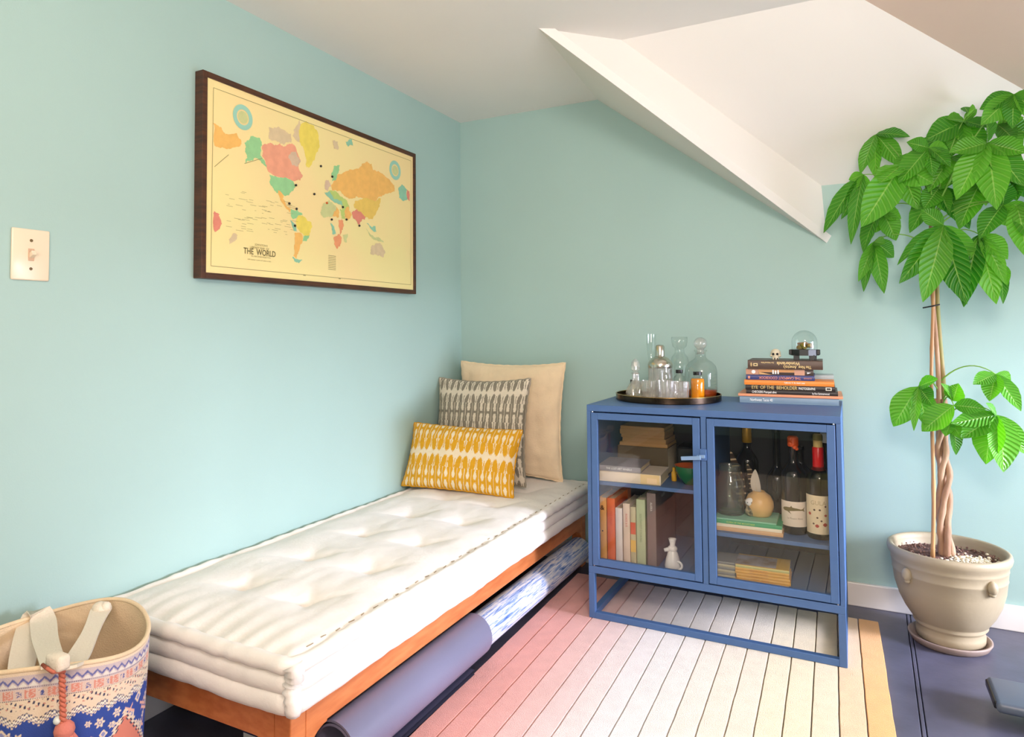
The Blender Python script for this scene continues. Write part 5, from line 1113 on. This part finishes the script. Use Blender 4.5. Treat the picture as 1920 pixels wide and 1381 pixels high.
def ribbon(name, pts, w, wdir, m=HND, th_=0.0025):
    pts = [Vector(p) for p in pts]; n = 24
    def cat(t):
        k = min(int(t*(len(pts)-1)), len(pts)-2); f_ = t*(len(pts)-1)-k
        g = [pts[max(k-1, 0)], pts[k], pts[k+1], pts[min(k+2, len(pts)-1)]]
        return 0.5*((2*g[1])+(g[2]-g[0])*f_+(2*g[0]-5*g[1]+4*g[2]-g[3])*f_*f_+(3*g[1]-g[0]-3*g[2]+g[3])*f_**3)
    b = B(); rows = []
    wd = Vector(wdir).normalized()
    for k in range(n+1):
        t = k/n; p = cat(t); tg_ = (cat(min(1, t+.02))-cat(max(0, t-.02))).normalized(); sd = (wd-tg_*wd.dot(tg_)).normalized(); nn = tg_.cross(sd)*th_
        ww = w/2*(1+0.12*math.sin(t*11))
        rows.append([b.bm.verts.new(p-sd*ww-nn), b.bm.verts.new(p+sd*ww-nn), b.bm.verts.new(p+sd*ww+nn), b.bm.verts.new(p-sd*ww+nn)])
    for r0, r1 in zip(rows, rows[1:]):
        for k in range(4): b.bm.faces.new((r0[k], r0[(k+1) % 4], r1[(k+1) % 4], r1[k]))
    b.bm.faces.new(rows[0][::-1]); b.bm.faces.new(rows[-1])
    return b.build(name, m, tb, angle=35)
TO = Vector((0.245, -2.030, 0))
def L(p): return Vector(p)-TO
HA = [(0.193, -1.902, 0.404), (0.215, -1.924, 0.403), (0.3, -2.001, 0.4), (0.377, -2.074, 0.401), (0.424, -2.117, 0.418)]
HBk = [(0.235, -2.09, 0.355), (0.167, -2.047, 0.37), (0.084, -1.993, 0.387), (0.091, -1.978, 0.402), (0.12, -1.985, 0.391), (0.226, -2.04, 0.395), (0.404, -2.128, 0.425)]
HKNOT = (0.412, -2.124, 0.431)
HKNOT2 = (0.198, -1.91, 0.406)
CORD0 = (0.404, -2.111, 0.408)
CORD1 = (0.407, -2.109, 0.317)
BEAD = (0.399, -2.116, 0.323)

ribbon('handle', [L(p) for p in HA], 0.036, (0.45, 0.88, 0.0))
ribbon('handle', [L(p) for p in HBk], 0.042, (0.5, 0.86, 0.1))
b = B(); k0 = L(HKNOT); b.box(k0.x-0.022, k0.x+0.018, k0.y-0.012, k0.y+0.012, k0.z-0.014, k0.z+0.012, 0.006, 2); b.build('handle_fold', HND, tb, smooth=True)
b = B(); k1 = L(HKNOT2); b.ball(k1, 0.016, 2, (1.2, 1, .9)); b.ball(k1+Vector((0.012, 0.004, 0.004)), 0.011, 2); b.build('handle_knot', HND, tb, smooth=True)
CORD = mat('coral_cord', (196, 110, 86), 0.85, bump=0.5, bscale=200)
for dphi in (0, PI):
    pts = [L(HKNOT)+Vector((-0.02+0.03*t, -0.016, -0.004-0.006*t)) for t in (0, .5, 1)]
    q0 = L(CORD0); q1 = L(CORD1)
    for i in range(40):
        t = i/39; p = q0+(q1-q0)*t; pts.append(p+Vector((0.003*math.cos(t*34+dphi), -0.002+0.003*math.sin(t*34+dphi), 0)))
    b = B(); b.tube(pts, 0.0032, 7); b.build('tassel_cord', CORD, tb, smooth=True)
b = B(); b.ball(L(BEAD), 0.0075, 2); b.build('bead', mat('white_bead', (214, 222, 214), 0.3), tb, smooth=True)
b = B(); tc_ = L(CORD1)
b.ball(tc_+Vector((0, 0, -0.012)), 0.017, 2)
for k in range(26):
    an = 2*PI*k/26; b.tube([tc_+Vector((0.008*math.cos(an), 0.008*math.sin(an), -0.014)), tc_+Vector((0.019*math.cos(an), 0.019*math.sin(an), -0.032)), tc_+Vector((0.022*math.cos(an), 0.022*math.sin(an), -0.075))], 0.0028, 5)
b.build('tassel', mat('pink_tassel', (206, 122, 106), 0.9, bump=0.4, bscale=200), tb, smooth=True)
